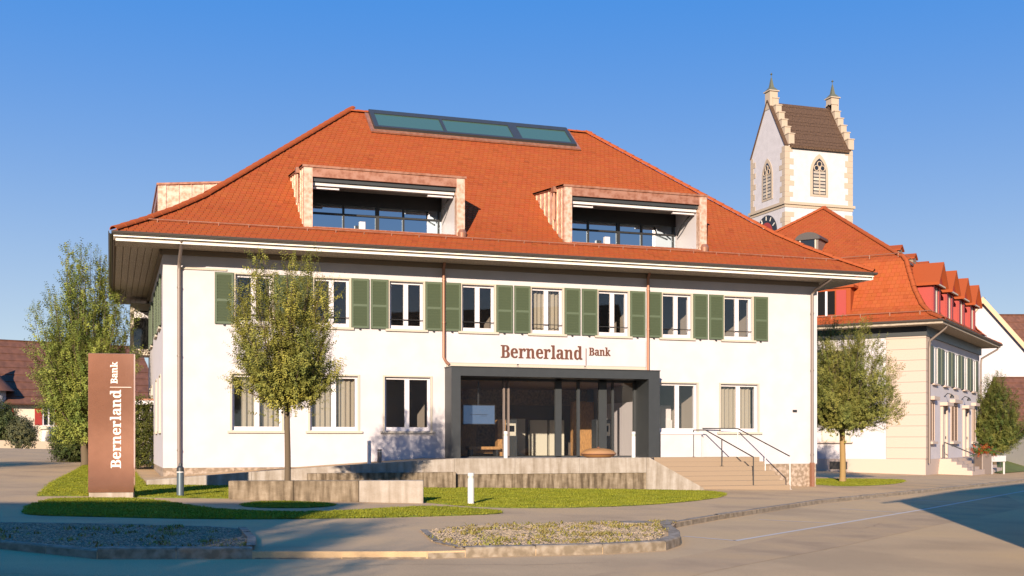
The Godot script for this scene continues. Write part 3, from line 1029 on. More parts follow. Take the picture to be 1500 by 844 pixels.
func build_bank_roof(B: Node3D) -> void:
	var R := node("roof", B)
	var e := Vector3(1, 0, 0)
	var wv := Vector3(0, 0, -1)
	var o := Vector3(-OH, 0, OH)
	var length := L + 2 * OH
	var kr := (L + OH - 17.0) / 8.54
	var base := Color(0.36, 0.088, 0.029)
	# dormer footprints: x along the eave, inset range
	var holes := [[4.25 + OH, 9.55 + OH, 1.12, 4.0], [13.05 + OH, 18.5 + OH, 1.12, 4.0], [7.9 + OH, 16.0 + OH, 7.38, 8.35]]
	stuff(part(tile_field(o, e, wv, length, prof, 1.0, kr, 0.185, 0.165, base, holes, 1), "front_tiles", M.tile, R))
	var side := DEEP + 2 * OH
	stuff(part(tile_field(Vector3(-OH, 0, -DEEP - OH), Vector3(0, 0, 1), Vector3(1, 0, 0), side, prof, 1.0, 1.0, 0.2, 0.18, base, [[side - 4.2 - OH - 5.3, side - 4.0 - OH, 1.3, 4.0]], 2), "side_tiles", M.tile, R))
	var prof_r := []
	for p in prof:
		prof_r.append(Vector2(p.x * kr, p.y))
	stuff(part(tile_field(Vector3(L + OH, 0, OH), Vector3(0, 0, -1), Vector3(-1, 0, 0), side, prof_r, 1.0 / kr, 1.0 / kr, 0.2, 0.18, base, [], 3), "side_tiles", M.tile, R))
	stuff(part(tile_field(Vector3(L + OH, 0, -DEEP - OH), Vector3(-1, 0, 0), Vector3(0, 0, 1), length, prof, kr, 1.0, 0.3, 0.3, base, [], 4), "rear_tiles", M.tile, R))
	# hip and ridge tiles
	cap_line(R, hip_points(1.0, o, e, wv, prof), "hip_tile", M.hip, 1.2)
	cap_line(R, hip_points(kr, Vector3(L + OH, 0, OH), -e, wv, prof), "hip_tile", M.hip, 1.2)
	cap_line(R, [Vector3(7.1, 14.33, -7.1), Vector3(17.0, 14.33, -7.1)], "ridge_tile", M.hip)
	# snow guard rail above the eave
	var i0 := 0.82
	var sg := MB.new()
	var y0 := roof_y(i0) + 0.10
	sg.tube([Vector3(-OH + i0 + 0.1, y0, OH - i0), Vector3(L + OH - kr * i0 - 0.1, y0, OH - i0)], [0.016], 6)
	var xx := -0.2
	while xx < L + 0.6:
		sg.box(Vector3(xx, y0 - 0.1, OH - i0 - 0.02), Vector3(xx + 0.02, y0 + 0.01, OH - i0 + 0.02))
		xx += 0.9
	part(sg, "snow_guard", M.copper_brown, R)
	# eaves: fascia boards, gutter, soffit boards
	var E := node("eaves", B)
	var f := MB.new()
	for s in [[0.0, 7.645, 7.74], [0.06, 7.53, 7.615]]:
		var q: float = s[0]
		f.box(Vector3(-OH + q, s[1], OH - q - 0.03), Vector3(L + OH - q, s[2], OH - q))
	f.box(Vector3(L + OH - 0.03, 7.55, -DEEP), Vector3(L + OH, 7.74, OH - 0.04))
	part(f, "fascia", M.fascia, E)
	bpart(Vector3(-OH, 7.55, -DEEP - OH), Vector3(-OH + 0.03, 7.74, OH - 0.04), "fascia", M.soffit_beam, E)
	var g := MB.new()
	var gy := 7.78
	var ring := [Vector3(-OH - 0.06, gy, -DEEP - OH), Vector3(-OH - 0.06, gy, OH + 0.06), Vector3(L + OH + 0.06, gy, OH + 0.06), Vector3(L + OH + 0.06, gy, -DEEP - OH)]
	for k in 3:
		gutter_run(g, ring[k], ring[k + 1], 0.075)
	part(g, "gutter", M.gutter, E)
	# soffit boards: along the front, and along the left and right sides
	var zz := 0.12
	while zz < OH - 0.12:
		bpart(Vector3(-OH + 0.05, 7.56, zz), Vector3(L + OH - 0.05, 7.59, zz + 0.195), "soffit_board", M.soffit, E)
		zz += 0.21
	for s in [0, 1]:
		var xw := 0.10
		while xw < OH - 0.12:
			var xa := -xw - 0.195 if s == 0 else L + xw
			bpart(Vector3(xa, 7.562, -DEEP - OH + 0.1), Vector3(xa + 0.195, 7.588, 0.11), "soffit_board", M.soffit, E)
			xw += 0.212
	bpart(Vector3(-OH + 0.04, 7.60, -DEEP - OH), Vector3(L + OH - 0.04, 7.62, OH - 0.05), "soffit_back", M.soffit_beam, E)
	bpart(Vector3(-0.02, 7.40, 0.003), Vector3(L + 0.02, 7.555, 0.09), "eave_shade_strip", M.soffit_beam, E)  # dark strip added for the deep shade where wall meets soffit
	bpart(Vector3(-0.10, 7.40, -DEEP), Vector3(-0.003, 7.555, 0.003), "eave_shade_strip", M.soffit_beam, E)  # same painted shade strip along the left wall
	# dormers
	dormer(B, at(4.25, 0, 0), 5.3)
	dormer(B, at(13.08, 0, 0), 5.42)
	dormer(B, Transform3D(Basis(Vector3.UP, -PI / 2), Vector3(0.3, 0, -4.0 - 5.3)), 5.3)
	# ridge skylight
	var S := node("skylight", B)
	var lo := Vector2(5.92, roof_y(5.92 + OH))
	var hi := Vector2(6.98, roof_y(6.98 + OH))
	var dir := (hi - lo).normalized()
	var nn := Vector3(0, dir.x, dir.y)
	var upv := Vector3(0, dir.y, -dir.x)
	var org := Vector3(7.85, lo.y, -lo.x) + nn * 0.16
	var ln := lo.distance_to(hi)
	var fr := MB.new()
	var span := 8.15
	var t := Transform3D(Basis(Vector3.RIGHT, upv, nn), org)
	for a in [[0.0, span, 0.0, 0.12], [0.0, span, ln - 0.2, ln + 0.1], [0.0, 0.16, 0.12, ln - 0.2], [span - 0.16, span, 0.12, ln - 0.2], [2.72, 2.84, 0.12, ln - 0.2], [5.55, 5.9, 0.12, ln - 0.2]]:
		fr.obox(t * at((a[0] + a[1]) / 2, (a[2] + a[3]) / 2, 0.0), Vector3(a[1] - a[0], a[3] - a[2], 0.12))
	part(fr, "frame", M.anthracite, S)
	for a in [[0.16, 2.72], [2.84, 5.55], [5.9, span - 0.16]]:
		var p := MB.new()
		p.obox(t * at((a[0] + a[1]) / 2, (ln - 0.08) / 2, 0.01), Vector3(a[1] - a[0], ln - 0.32, 0.03))
		part(p, "pane", M.glass_green, S)
	var fl := MB.new()
	fl.obox(t * at(span / 2, -0.09, -0.08), Vector3(span + 0.3, 0.2, 0.06))
	fl.obox(t * at(-0.08, ln / 2, -0.1), Vector3(0.14, ln, 0.1))
	fl.obox(t * at(span + 0.08, ln / 2, -0.1), Vector3(0.14, ln, 0.1))
	fl.obox(t * at(span / 2, ln / 2, -0.12), Vector3(span, ln, 0.1))
	part(fl, "flashing", M.copper_brown, S)

func gutter_run(b: MB, p: Vector3, q: Vector3, r: float) -> void:
	var d := (q - p).normalized()
	var s := d.cross(Vector3.UP)
	for k in 6:
		var w0 := PI + PI * k / 6.0
		var w1 := PI + PI * (k + 1) / 6.0
		var a := s * cos(w0) * r + Vector3(0, sin(w0) * r, 0)
		var c := s * cos(w1) * r + Vector3(0, sin(w1) * r, 0)
		b.quad(p + a, p + c, q + c, q + a)
	b.tube([p + s * r, q + s * r], [0.012], 5)

# a flat-roofed copper dormer with a recessed loggia; t sits at its left end on the wall line
func dormer(B: Node3D, t: Transform3D, w: float) -> void:
	var D := node("dormer", B, t)
	var zf := 0.30
	var y0 := 8.50
	var y1 := 10.36
	var post := 0.28
	var back := -2.75
	var rf := MB.new()
	rf.slab(Vector3(-0.05, 0, 0), Vector3(0, 0, -1), Vector3(0, 1, 0), PackedVector2Array([Vector2(-zf - 0.05, y1), Vector2(-back, y1 + 0.30), Vector2(-back, y1 + 0.36), Vector2(-zf - 0.05, y1 + 0.06)]), 0.0)
	rf.obox(Transform3D(Basis(Vector3.RIGHT, atan2(0.30, zf - back)), Vector3(w / 2, y1 + 0.18, (zf + back) / 2)), Vector3(w + 0.1, 0.07, zf - back + 0.1))
	part(rf, "dormer_roof", M.copper_brown, D)
	bpart(Vector3(post, 10.06, zf - 0.25), Vector3(w - post, y1 - 0.002, zf), "fascia", M.copper_brown, D)
	for s in [0, 1]:
		var x0 := 0.0 if s == 0 else w - post
		bpart(Vector3(x0, y0 - 0.2, zf - 0.25), Vector3(x0 + post, y1 - 0.002, zf + 0.003), "post", M.copper_new, D)
		# cheek of upright copper sheets
		var c := node("cheek", D)
		var z := zf - 0.255
		while z > back + 0.1:
			var z2 := maxf(z - 0.42, back)
			var pts := PackedVector2Array()
			var ya := roof_y(OH - z) - 0.1
			var yb := roof_y(OH - z2) - 0.1
			var ta := y1 + 0.30 * (zf - z) / (zf - back)
			var tb := y1 + 0.30 * (zf - z2) / (zf - back)
			if tb - yb < 0.02:
				yb = tb - 0.02
			pts = PackedVector2Array([Vector2(-z, ya), Vector2(-z2, yb), Vector2(-z2, tb), Vector2(-z, ta)])
			var k := MB.new()
			if s == 0:
				k.slab(Vector3(0.012, 0, 0), Vector3(0, 0, 1), Vector3(0, 1, 0), PackedVector2Array([Vector2(z, ya), Vector2(z, ta), Vector2(z2, tb), Vector2(z2, yb)]), 0.02)
				k.box(Vector3(-0.018, ya, z - 0.012), Vector3(0.012, ta, z + 0.012))
			else:
				k.slab(Vector3(w - 0.012, 0, 0), Vector3(0, 0, -1), Vector3(0, 1, 0), pts, 0.02)
				k.box(Vector3(w - 0.012, ya, z - 0.012), Vector3(w + 0.018, ta, z + 0.012))
			part(k, "copper_sheet", M.copper_new, c)
			z = z2
	# loggia
	var x0 := post + 0.0
	var x1 := w - post
	var lg := node("loggia", D)
	var rec := -1.55
	bpart(Vector3(0.05, 8.1, -2.2), Vector3(w - 0.05, 8.45, zf - 0.26), "floor", M.anthracite, lg)
	bpart(Vector3(0.05, 10.05, rec - 0.6), Vector3(w - 0.05, 10.14, zf - 0.26), "ceiling", M.room, lg)
	bpart(Vector3(x0 - 0.1, 8.45, rec - 0.4), Vector3(x0, 10.05, zf - 0.26), "inner_wall", M.white_trim, lg)
	bpart(Vector3(x1, 8.45, rec - 0.4), Vector3(x1 + 0.1, 10.05, zf - 0.26), "inner_wall", M.white_trim, lg)
	bpart(Vector3(x0, 8.35, zf - 0.2), Vector3(x1, 8.50, zf - 0.06), "parapet", M.copper_brown, lg)
	bpart(Vector3(x0, 9.94, zf - 0.30), Vector3(x1, 10.055, zf - 0.1), "opening_edge", M.anthracite, lg)
	bpart(Vector3(x0 + 0.02, 9.83, zf - 0.36), Vector3(x1 - 0.02, 9.93, zf - 0.2), "awning_case", M.white_steel, lg)
	bpart(Vector3(x0 + 0.05, 9.75, zf - 0.42), Vector3(x0 + 0.9, 9.80, zf - 0.30), "light_strip", M.white_trim, lg)
	bpart(Vector3(x1 - 0.9, 9.75, zf - 0.42), Vector3(x1 - 0.05, 9.80, zf - 0.30), "light_strip", M.white_trim, lg)
	var arm := MB.new()
	arm.tube([Vector3(x1 - 0.1, 9.83, zf - 0.4), Vector3(x1 - 0.25, 9.45, -0.6), Vector3(x1 - 0.12, 9.2, -1.2)], [0.03], 6)
	part(arm, "awning_arm", M.black_steel, lg)
	bpart(Vector3(x0, 8.45, rec - 0.12), Vector3(x1, 10.05, rec - 0.06), "rear_glazing", M.glass_coated, lg)
	var fr := MB.new()
	for x in [0.0, 0.28, 0.52, 0.72, 0.985]:
		var px := lerpf(x0, x1 - 0.06, x)
		fr.box(Vector3(px, 8.45, rec - 0.06), Vector3(px + (0.12 if x == 0.52 else 0.06), 10.05, rec))
	fr.box(Vector3(x0, 9.25, rec - 0.058), Vector3(x1, 9.31, rec - 0.002))
	fr.box(Vector3(x0, 9.6, rec - 0.059), Vector3(x1, 10.05, rec - 0.001))
	part(fr, "glazing_bars", M.black_steel, lg)
	bpart(Vector3(lerpf(x0, x1, 0.38), 8.45, rec + 0.25), Vector3(lerpf(x0, x1, 0.42), 9.0, rec + 0.4), "chair_back", M.white_trim, lg)
	# rainwater pipe and shoe
	for s in [0, 1]:
		var px := -0.07 if s == 0 else w - 0.1
		var sh := MB.new()
		if s == 0:
			sh.tube([Vector3(px, y1 - 0.02, -0.5), Vector3(px, y1 - 0.25, -0.5), Vector3(px, 9.35, -0.5)], [0.04], 8)
			sh.box(Vector3(-0.14, y1 - 0.06, -0.62), Vector3(0.0, y1 + 0.12, -0.38))
		else:
			sh.lathe(Vector3(w - 0.1, 8.5, zf + 0.02), [Vector2(0.14, -0.1), Vector2(0.16, 0.05), Vector2(0.1, 0.16), Vector2(0.0, 0.18)], 12)
		part(sh, "rain_outlet", M.copper_pipe, D)

func build_portal(B: Node3D) -> void:
	var P := node("entrance_portal", B)
	var zf := 0.80
	var zi := -0.30
	bpart(Vector3(8.95, 0.9, zi), Vector3(9.26, 4.10, zf), "jamb", M.anthracite, P)
	bpart(Vector3(16.0, 0.9, zi), Vector3(16.42, 4.10, zf), "jamb", M.anthracite, P)
	bpart(Vector3(9.26, 3.82, zi), Vector3(16.0, 4.10, zf - 0.002), "lintel", M.anthracite, P)
	bpart(Vector3(8.93, 4.10, 0.0), Vector3(16.44, 4.13, zf + 0.02), "cover_sheet", M.black_steel, P)
	bpart(Vector3(8.99, 4.285, 0.003), Vector3(16.22, 5.22, 0.10), "sign_panel", M.white_wall, P)
	for a in [[8.99, 11.45], [11.52, 13.9], [13.97, 16.22]]:
		bpart(Vector3(a[0], 4.135, 0.003), Vector3(a[1], 4.28, 0.085), "flashing", M.surround, P)
	letters("Bernerland", Rect2(10.86, 4.48, 2.95, 0.47), 0.03, M.letter_copper, P, "lettering", at(0, 0, 0.12))
	letters("Bank", Rect2(14.06, 4.64, 0.80, 0.29), 0.03, M.letter_copper, P, "lettering", at(0, 0, 0.12))
	bpart(Vector3(13.945, 4.30, 0.10), Vector3(13.965, 4.88, 0.12), "sign_rule", M.letter_copper, P)
	# glazing
	var g := node("glass_front", P)
	var posts := [[9.26, 9.34], [11.08, 11.14], [11.24, 11.30], [12.97, 13.20], [13.78, 13.88], [14.60, 14.89], [15.10, 15.16], [15.92, 16.0]]
	for k in posts.size():
		var a: Array = posts[k]
		bpart(Vector3(a[0], 1.13, -0.36), Vector3(a[1], 3.82, -0.26), "post", M.pipe_grey if k in [1, 2] else M.anthracite, g)
		if k > 0:
			bpart(Vector3(posts[k - 1][1], 1.18, -0.315), Vector3(a[0], 3.74, -0.305), "pane", M.glass, g)
	bpart(Vector3(9.26, 3.74, -0.36), Vector3(16.0, 3.82, -0.26), "head_rail", M.anthracite, g)
	bpart(Vector3(9.26, 1.13, -0.36), Vector3(16.0, 1.18, -0.26), "threshold", M.anthracite, g)
	# lobby
	var l := node("lobby", P)
	bpart(Vector3(9.0, 1.131, -6.3), Vector3(16.6, 4.34, -6.15), "rear_wall", M.room_brown, l)
	bpart(Vector3(9.0, 3.72, -6.1), Vector3(16.4, 3.8, -0.4), "lobby_ceiling", M.room_brown, l)
	bpart(Vector3(12.9, 1.14, -5.2), Vector3(13.55, 2.55, -5.0), "cabinet", M.cabinet, l)
	bpart(Vector3(13.75, 1.14, -5.2), Vector3(14.45, 2.5, -5.0), "cabinet", M.cabinet, l)
	bpart(Vector3(14.55, 1.14, -5.2), Vector3(15.15, 2.5, -5.0), "cabinet", M.cabinet, l)
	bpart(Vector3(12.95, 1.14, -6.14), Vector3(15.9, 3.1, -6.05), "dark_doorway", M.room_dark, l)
	for q in [[9.5, 10.3], [11.2, 11.9], [16.0, 16.5]]:
		bpart(Vector3(q[0], 1.14, -6.14), Vector3(q[1], 3.3, -6.02), "oak_door", M.oak, l)
	bpart(Vector3(15.3, 1.14, -4.7), Vector3(16.19, 3.2, -4.5), "oak_panel", M.oak, l)
	bpart(Vector3(11.55, 1.14, -2.6), Vector3(11.85, 2.45, -2.3), "oak_post", M.oak, l)
	bpart(Vector3(16.2, 1.14, -3.5), Vector3(16.38, 3.1, -0.5), "white_side_wall", M.white_trim, l)
	# lobby things
	var bench := thing("bench", "low oak bench inside the glass entrance below the blue screen", "bench", Vector3(10.4, 1.135, -2.2))
	bpart(Vector3(0, 0.26, -0.25), Vector3(1.15, 0.36, 0.2), "seat", M.oak, bench)
	bpart(Vector3(0, 0.12, -0.25), Vector3(1.15, 0.22, -0.2), "rail", M.oak, bench)
	for s in [0.06, 1.0]:
		bpart(Vector3(s, 0, -0.2), Vector3(s + 0.08, 0.26, 0.16), "leg", M.black_steel, bench)
	var sc := thing("information_screen", "blue display screen hanging behind the left glass pane of the entrance", "screen", Vector3(9.82, 2.28, -0.75))
	bpart(Vector3(-0.03, -0.03, -0.05), Vector3(1.13, 0.65, 0.0), "housing", M.black_steel, sc)
	bpart(Vector3(0, 0, 0.0), Vector3(1.10, 0.62, 0.008), "display", M.screen_blue, sc)
	bpart(Vector3(0.22, 0.31, 0.008), Vector3(0.86, 0.325, 0.011), "text_line", M.black_steel, sc)
	bpart(Vector3(0.6, 0.26, 0.008), Vector3(0.82, 0.272, 0.011), "text_line", M.black_steel, sc)
	bpart(Vector3(0.5, 0.6, -0.04), Vector3(0.56, 1.44, -0.01), "hanger", M.black_steel, sc)
	for a in [[11.95, 3.0, "tall cash machine column standing left of the pale cabinets"], [15.2, 1.9, "slim cash machine beside the right glass pane of the entrance"]]:
		var am := thing("cash_machine", a[2], "cash machine", Vector3(a[0], 1.135, -a[1]))
		bpart(Vector3(0, 0, -0.5), Vector3(0.6, 1.35, 0), "body", M.anthracite, am, 0.03)
		bpart(Vector3(0.08, 0.75, 0.0), Vector3(0.52, 1.2, 0.02), "panel", M.cabinet, am)
		bpart(Vector3(0.14, 0.9, 0.02), Vector3(0.46, 1.12, 0.03), "screen", M.dark_glass, am)
	var ct := thing("counter", "white counter inside the window left of the steps", "counter", Vector3(17.2, 1.135, -2.4))
	bpart(Vector3(0, 0, -0.5), Vector3(1.3, 1.35, 0), "front", M.white_trim, ct)
	bpart(Vector3(0.5, 1.35, -0.5), Vector3(1.3, 1.9, -0.1), "cupboard", M.white_trim, ct)
	bowl()

func bowl() -> void:
	var o := thing("copper_bowl", "wide flat copper bowl standing on the terrace by the entrance", "bowl", Vector3(13.35, 1.128, 2.6))
	var b := MB.new()
	b.lathe(Vector3.ZERO, [Vector2(0.0, 0.0), Vector2(0.3, 0.0), Vector2(0.46, 0.06), Vector2(0.56, 0.13), Vector2(0.57, 0.16), Vector2(0.55, 0.19), Vector2(0.49, 0.245), Vector2(0.38, 0.295), Vector2(0.2, 0.33), Vector2(0.0, 0.34)], 32)
	mk("bowl", lin(0.52, 0.27, 0.11), 0.35, {"metal": 0.35})
	part(b, "shell", M.bowl, o)
	var r := MB.new()
	r.lathe(Vector3.ZERO, [Vector2(0.57, 0.13), Vector2(0.59, 0.145), Vector2(0.57, 0.16)], 32)
	part(r, "rim", M.copper_brown, o)
	var k := MB.new()
	k.lathe(Vector3.ZERO, [Vector2(0.02, 0.33), Vector2(0.05, 0.35), Vector2(0.03, 0.37), Vector2(0.0, 0.38)], 12)
	part(k, "knob", M.copper_brown, o)

# ---------------------------------------------------------------- terrace, steps, walls, posts
func build_terrace() -> void:
	var fl := MB.new()
	fl.slab(Vector3(0, 1.128, 0), Vector3(1, 0, 0), Vector3(0, 0, -1), PackedVector2Array([Vector2(8.0, -3.85), Vector2(14.6, -3.85), Vector2(16.2, -0.8), Vector2(20.3, -0.8), Vector2(20.3, -0.03), Vector2(8.0, -0.03)]), 0.9)
	structure(part(fl, "terrace", M.step_stone, self))
	var T1 := thing("terrace_wall", "pale concrete terrace wall with a sloping end beside the steps", "wall")
	var a := MB.new()
	# upper band in formwork panels
	var cuts := [8.1, 10.0, 12.1, 14.35]
	for k in 3:
		bpart(Vector3(cuts[k] + 0.004, 0.70, 3.86), Vector3(cuts[k + 1] - 0.004, 1.17, 4.10), "concrete_panel", M.concrete, T1, 0.008)
	a.slab(Vector3(0, 0, 4.10), Vector3(1, 0, 0), Vector3(0, 1, 0), PackedVector2Array([Vector2(14.354, -0.3), Vector2(16.35, -0.3), Vector2(16.35, 0.19), Vector2(14.45, 1.17), Vector2(14.354, 1.17)]), 0.24)
	part(a, "sloping_end", M.concrete, T1)
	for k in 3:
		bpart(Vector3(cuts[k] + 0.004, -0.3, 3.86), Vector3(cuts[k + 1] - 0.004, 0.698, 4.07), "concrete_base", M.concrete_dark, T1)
	# ramp wall rising towards the entrance
	var T2 := thing("ramp_wall", "low concrete wall rising along the facade to the entrance terrace", "wall")
	var pts := [[-0.6, 0.62], [2.2, 0.82], [5.0, 1.0], [8.096, 1.165]]
	for k in 3:
		var m := MB.new()
		m.slab(Vector3(0, 0, 4.10), Vector3(1, 0, 0), Vector3(0, 1, 0), PackedVector2Array([Vector2(pts[k][0] + 0.004, 0.1), Vector2(pts[k + 1][0] - 0.004, 0.1), Vector2(pts[k + 1][0] - 0.004, pts[k + 1][1]), Vector2(pts[k][0] + 0.004, pts[k][1])]), 0.2)
		part(m, "concrete_panel", M.concrete, T2)
	var ramp := MB.new()
	ramp.quad(Vector3(-0.6, 0.56, 3.9), Vector3(8.05, 1.12, 3.9), Vector3(8.05, 1.12, 0.02), Vector3(-0.6, 0.56, 0.02))
	structure(part(ramp, "ramp", M.pavement, self))
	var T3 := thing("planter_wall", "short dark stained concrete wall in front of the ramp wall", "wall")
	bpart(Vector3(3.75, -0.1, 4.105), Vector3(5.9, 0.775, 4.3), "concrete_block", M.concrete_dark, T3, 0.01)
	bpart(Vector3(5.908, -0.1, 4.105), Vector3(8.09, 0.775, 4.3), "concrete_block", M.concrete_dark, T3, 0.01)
	# free-standing low wall behind the small tree
	var T4 := thing("low_wall", "long weathered concrete bench wall behind the small tree", "wall")
	var p0 := Vector3(1.02, 0, 10.0)
	var p1 := Vector3(5.32, 0, 11.15)
	var dir := (p1 - p0).normalized()
	var tt := Transform3D(Basis(dir, Vector3.UP, dir.cross(Vector3.UP)), p0)
	var len4 := p0.distance_to(p1)
	for k in 3:
		var m := MB.new()
		m.cbox(Vector3(len4 * k / 3 + 0.004, 0.0, -0.35), Vector3(len4 * (k + 1) / 3 - 0.004, 0.765, 0.0), 0.012)
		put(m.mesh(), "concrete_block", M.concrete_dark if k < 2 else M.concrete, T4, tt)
	# steps
	var S := thing("entrance_steps", "broad stone steps leading down from the terrace beside the facade", "steps")
	for k in 7:
		var top := 1.128 - 0.155 * k
		bpart(Vector3(14.7, top - 0.3, 0.5 + 0.335 * k), Vector3(20.3, top, 0.84 + 0.335 * k + (0.02 if k < 6 else 0.0)), "step", M.step_stone, S)
	var pw := thing("parapet_wall", "white rendered parapet under the window beside the steps", "wall")
	bpart(Vector3(16.66, 1.13, 0.10), Vector3(18.26, 1.93, 0.36), "render", M.white_wall, pw)
	bpart(Vector3(16.62, 1.93, 0.08), Vector3(18.3, 2.0, 0.40), "coping", M.white_trim, pw)
	# handrails
	var h1 := thing("handrail", "black steel handrail running down the middle of the steps", "handrail")
	rail(h1, [Vector3(17.95, 2.08, 0.35), Vector3(18.35, 2.08, 0.5), Vector3(19.0, 1.15, 2.65)], [[Vector3(17.95, 1.128, 0.35), 2.08], [Vector3(18.55, 0.82, 1.3), 1.75], [Vector3(19.0, 0.04, 2.65), 1.15]], M.black_steel)
	var h2 := thing("handrail", "white posted handrail running down the steps along the facade", "handrail")
	rail(h2, [Vector3(18.4, 2.14, 0.15), Vector3(19.75, 2.14, 0.3), Vector3(20.42, 1.17, 2.65)], [[Vector3(18.4, 1.128, 0.15), 2.14], [Vector3(19.75, 1.128, 0.3), 2.14], [Vector3(20.12, 0.62, 1.55), 1.62], [Vector3(20.42, 0.04, 2.65), 1.17]], M.white_steel)
	# posts and bollards
	for a2 in [[10.07, 3.0, 1.13, 0.86, "white lamp post on the terrace by the left glass pane"], [14.41, 3.0, 1.13, 0.86, "white lamp post on the terrace by the right portal jamb"]]:
		lamp_post(Vector3(a2[0], a2[2], a2[1]), a2[3], 0.065, M.white_steel, a2[4])
	lamp_post(W(6.31, -11.66), 0.74, 0.075, M.white_steel, "white bollard lamp standing on the lawn behind the path")
	lamp_post(Vector3(6.05, 0.92, 1.7), 0.78, 0.06, M.white_steel, "thin white lamp post on the ramp before the facade")
	lamp_post(Vector3(6.42, 0.93, 1.5), 0.5, 0.07, M.pipe_grey, "short grey upright added in place of a shadow beside the thin white post")  # built like a lamp post, but stands in for a shadow here
	var gb := thing("bollard", "grey metal bollard with a narrow neck by the corner downpipe", "bollard", W(0.01, -9.16))
	var m := MB.new()
	m.lathe(Vector3.ZERO, [Vector2(0.0, 0.0), Vector2(0.085, 0.0), Vector2(0.082, 0.56), Vector2(0.0, 0.56)], 20)
	mk("bollard_grey", lin(0.12, 0.15, 0.17), 0.4, {"metal": 0.5})
	part(m, "tube", M.bollard_grey, gb)
	var m2 := MB.new()
	m2.lathe(Vector3.ZERO, [Vector2(0.087, 0.565), Vector2(0.087, 0.59), Vector2(0.0, 0.59)], 20)
	part(m2, "ring", M.white_steel, gb)
	var m3 := MB.new()
	m3.lathe(Vector3.ZERO, [Vector2(0.085, 0.592), Vector2(0.08, 0.68), Vector2(0.04, 0.72), Vector2(0.035, 0.78), Vector2(0.0, 0.79)], 20)
	part(m3, "cap", M.anthracite, gb)

func rail(o: Node3D, line: Array, posts: Array, m: Material) -> void:
	var b := MB.new()
	b.tube(line, [0.021], 8)
	part(b, "top_rail", M.black_steel, o)
	for p in posts:
		var k := MB.new()
		k.tube([p[0], Vector3(p[0].x, p[1], p[0].z)], [0.02], 8)
		k.box(p[0] + Vector3(-0.05, 0, -0.05), p[0] + Vector3(0.05, 0.012, 0.05))
		part(k, "post", m, o)

func lamp_post(p: Vector3, h: float, r: float, m: Material, label: String) -> void:
	var o := thing("lamp_post", label, "lamp post", p)
	var b := MB.new()
	b.lathe(Vector3.ZERO, [Vector2(0.0, -0.02), Vector2(r, -0.02), Vector2(r, h * 0.82), Vector2(r * 0.96, h * 0.825)], 20)
	part(b, "shaft", m, o)
	var c := MB.new()
	c.lathe(Vector3.ZERO, [Vector2(r * 0.9, h * 0.825), Vector2(r * 0.9, h * 0.90)], 20)
	part(c, "lens", M.cabinet, o)
	var d := MB.new()
	d.lathe(Vector3.ZERO, [Vector2(r * 0.96, h * 0.90), Vector2(r, h * 0.905), Vector2(r, h * 0.985), Vector2(r * 0.9, h), Vector2(0, h)], 20)
	part(d, "cap", m, o)

func build_totem() -> void:
	var p := W(-1.5, -9.5)
	var o := thing("totem_sign", "tall copper brown totem sign with cream vertical lettering on the lawn", "sign", p, deg_to_rad(-8.6))
	bpart(Vector3(-0.475, -0.05, -0.12), Vector3(0.475, 0.11, 0.10), "base", M.concrete, o)
	bpart(Vector3(-0.49, 0.115, -0.13), Vector3(0.49, 3.24, 0.12), "panel", M.totem, o, 0.006)
	var t := Transform3D(Basis(Vector3(0, 1, 0), Vector3(-1, 0, 0), Vector3(0, 0, 1)), Vector3(0.22, 0.0, 0.125))
	letters("Bernerland", Rect2(0.66, 0.0, 1.76, 0.24), 0.008, M.letter_cream, o, "lettering", t)
	letters("Bank", Rect2(2.56, 0.0, 0.49, 0.155), 0.008, M.letter_cream, o, "lettering", t * at(0, 0.08, 0))
	bpart(Vector3(-0.02, 2.475, 0.12), Vector3(0.44, 2.485, 0.128), "rule", M.letter_cream, o)

# ---------------------------------------------------------------- trees
var spray_meshes := {}
func spray(leaf: float, seed_: int) -> ArrayMesh:
	var key := "%f_%d" % [leaf, seed_]
	if spray_meshes.has(key):
		return spray_meshes[key]
	var rng := RandomNumberGenerator.new()
	rng.seed = seed_
	var b := MB.new()
	var long := leaf * 4.2
	var side := Vector3(leaf * 0.03, 0, 0)
	b.quad(-side, side, Vector3(0, long, 0) + side * 0.4, Vector3(0, long, 0) - side * 0.4)
	for k in 10:
		var h := long * (k + 0.6) / 10.0
		var w := k * 2.4 + rng.randf_range(-0.4, 0.4)
		var d := Vector3(cos(w), rng.randf_range(0.1, 0.8), sin(w)).normalized()
		var s := d.cross(Vector3.UP).normalized() * leaf * rng.randf_range(0.26, 0.34)
		var ln := leaf * rng.randf_range(0.8, 1.15)
		var o := Vector3(0, h, 0)
		var droop := Vector3(0, -ln * 0.2, 0)
		b.col = Color(1, 1, 1) * rng.randf_range(0.85, 1.1)
		b.quad(o, o + d * ln * 0.45 + s, o + d * ln + droop, o + d * ln * 0.45 - s)
	spray_meshes[key] = b.mesh()
	return spray_meshes[key]

# env: list of (height, radius) of the crown's outline
func env_r(env: Array, h: float) -> float:
	for k in env.size() - 1:
		if h <= env[k + 1].x:
			return lerpf(env[k].y, env[k + 1].y, clampf((h - env[k].x) / (env[k + 1].x - env[k].x), 0, 1))
	return env[-1].y

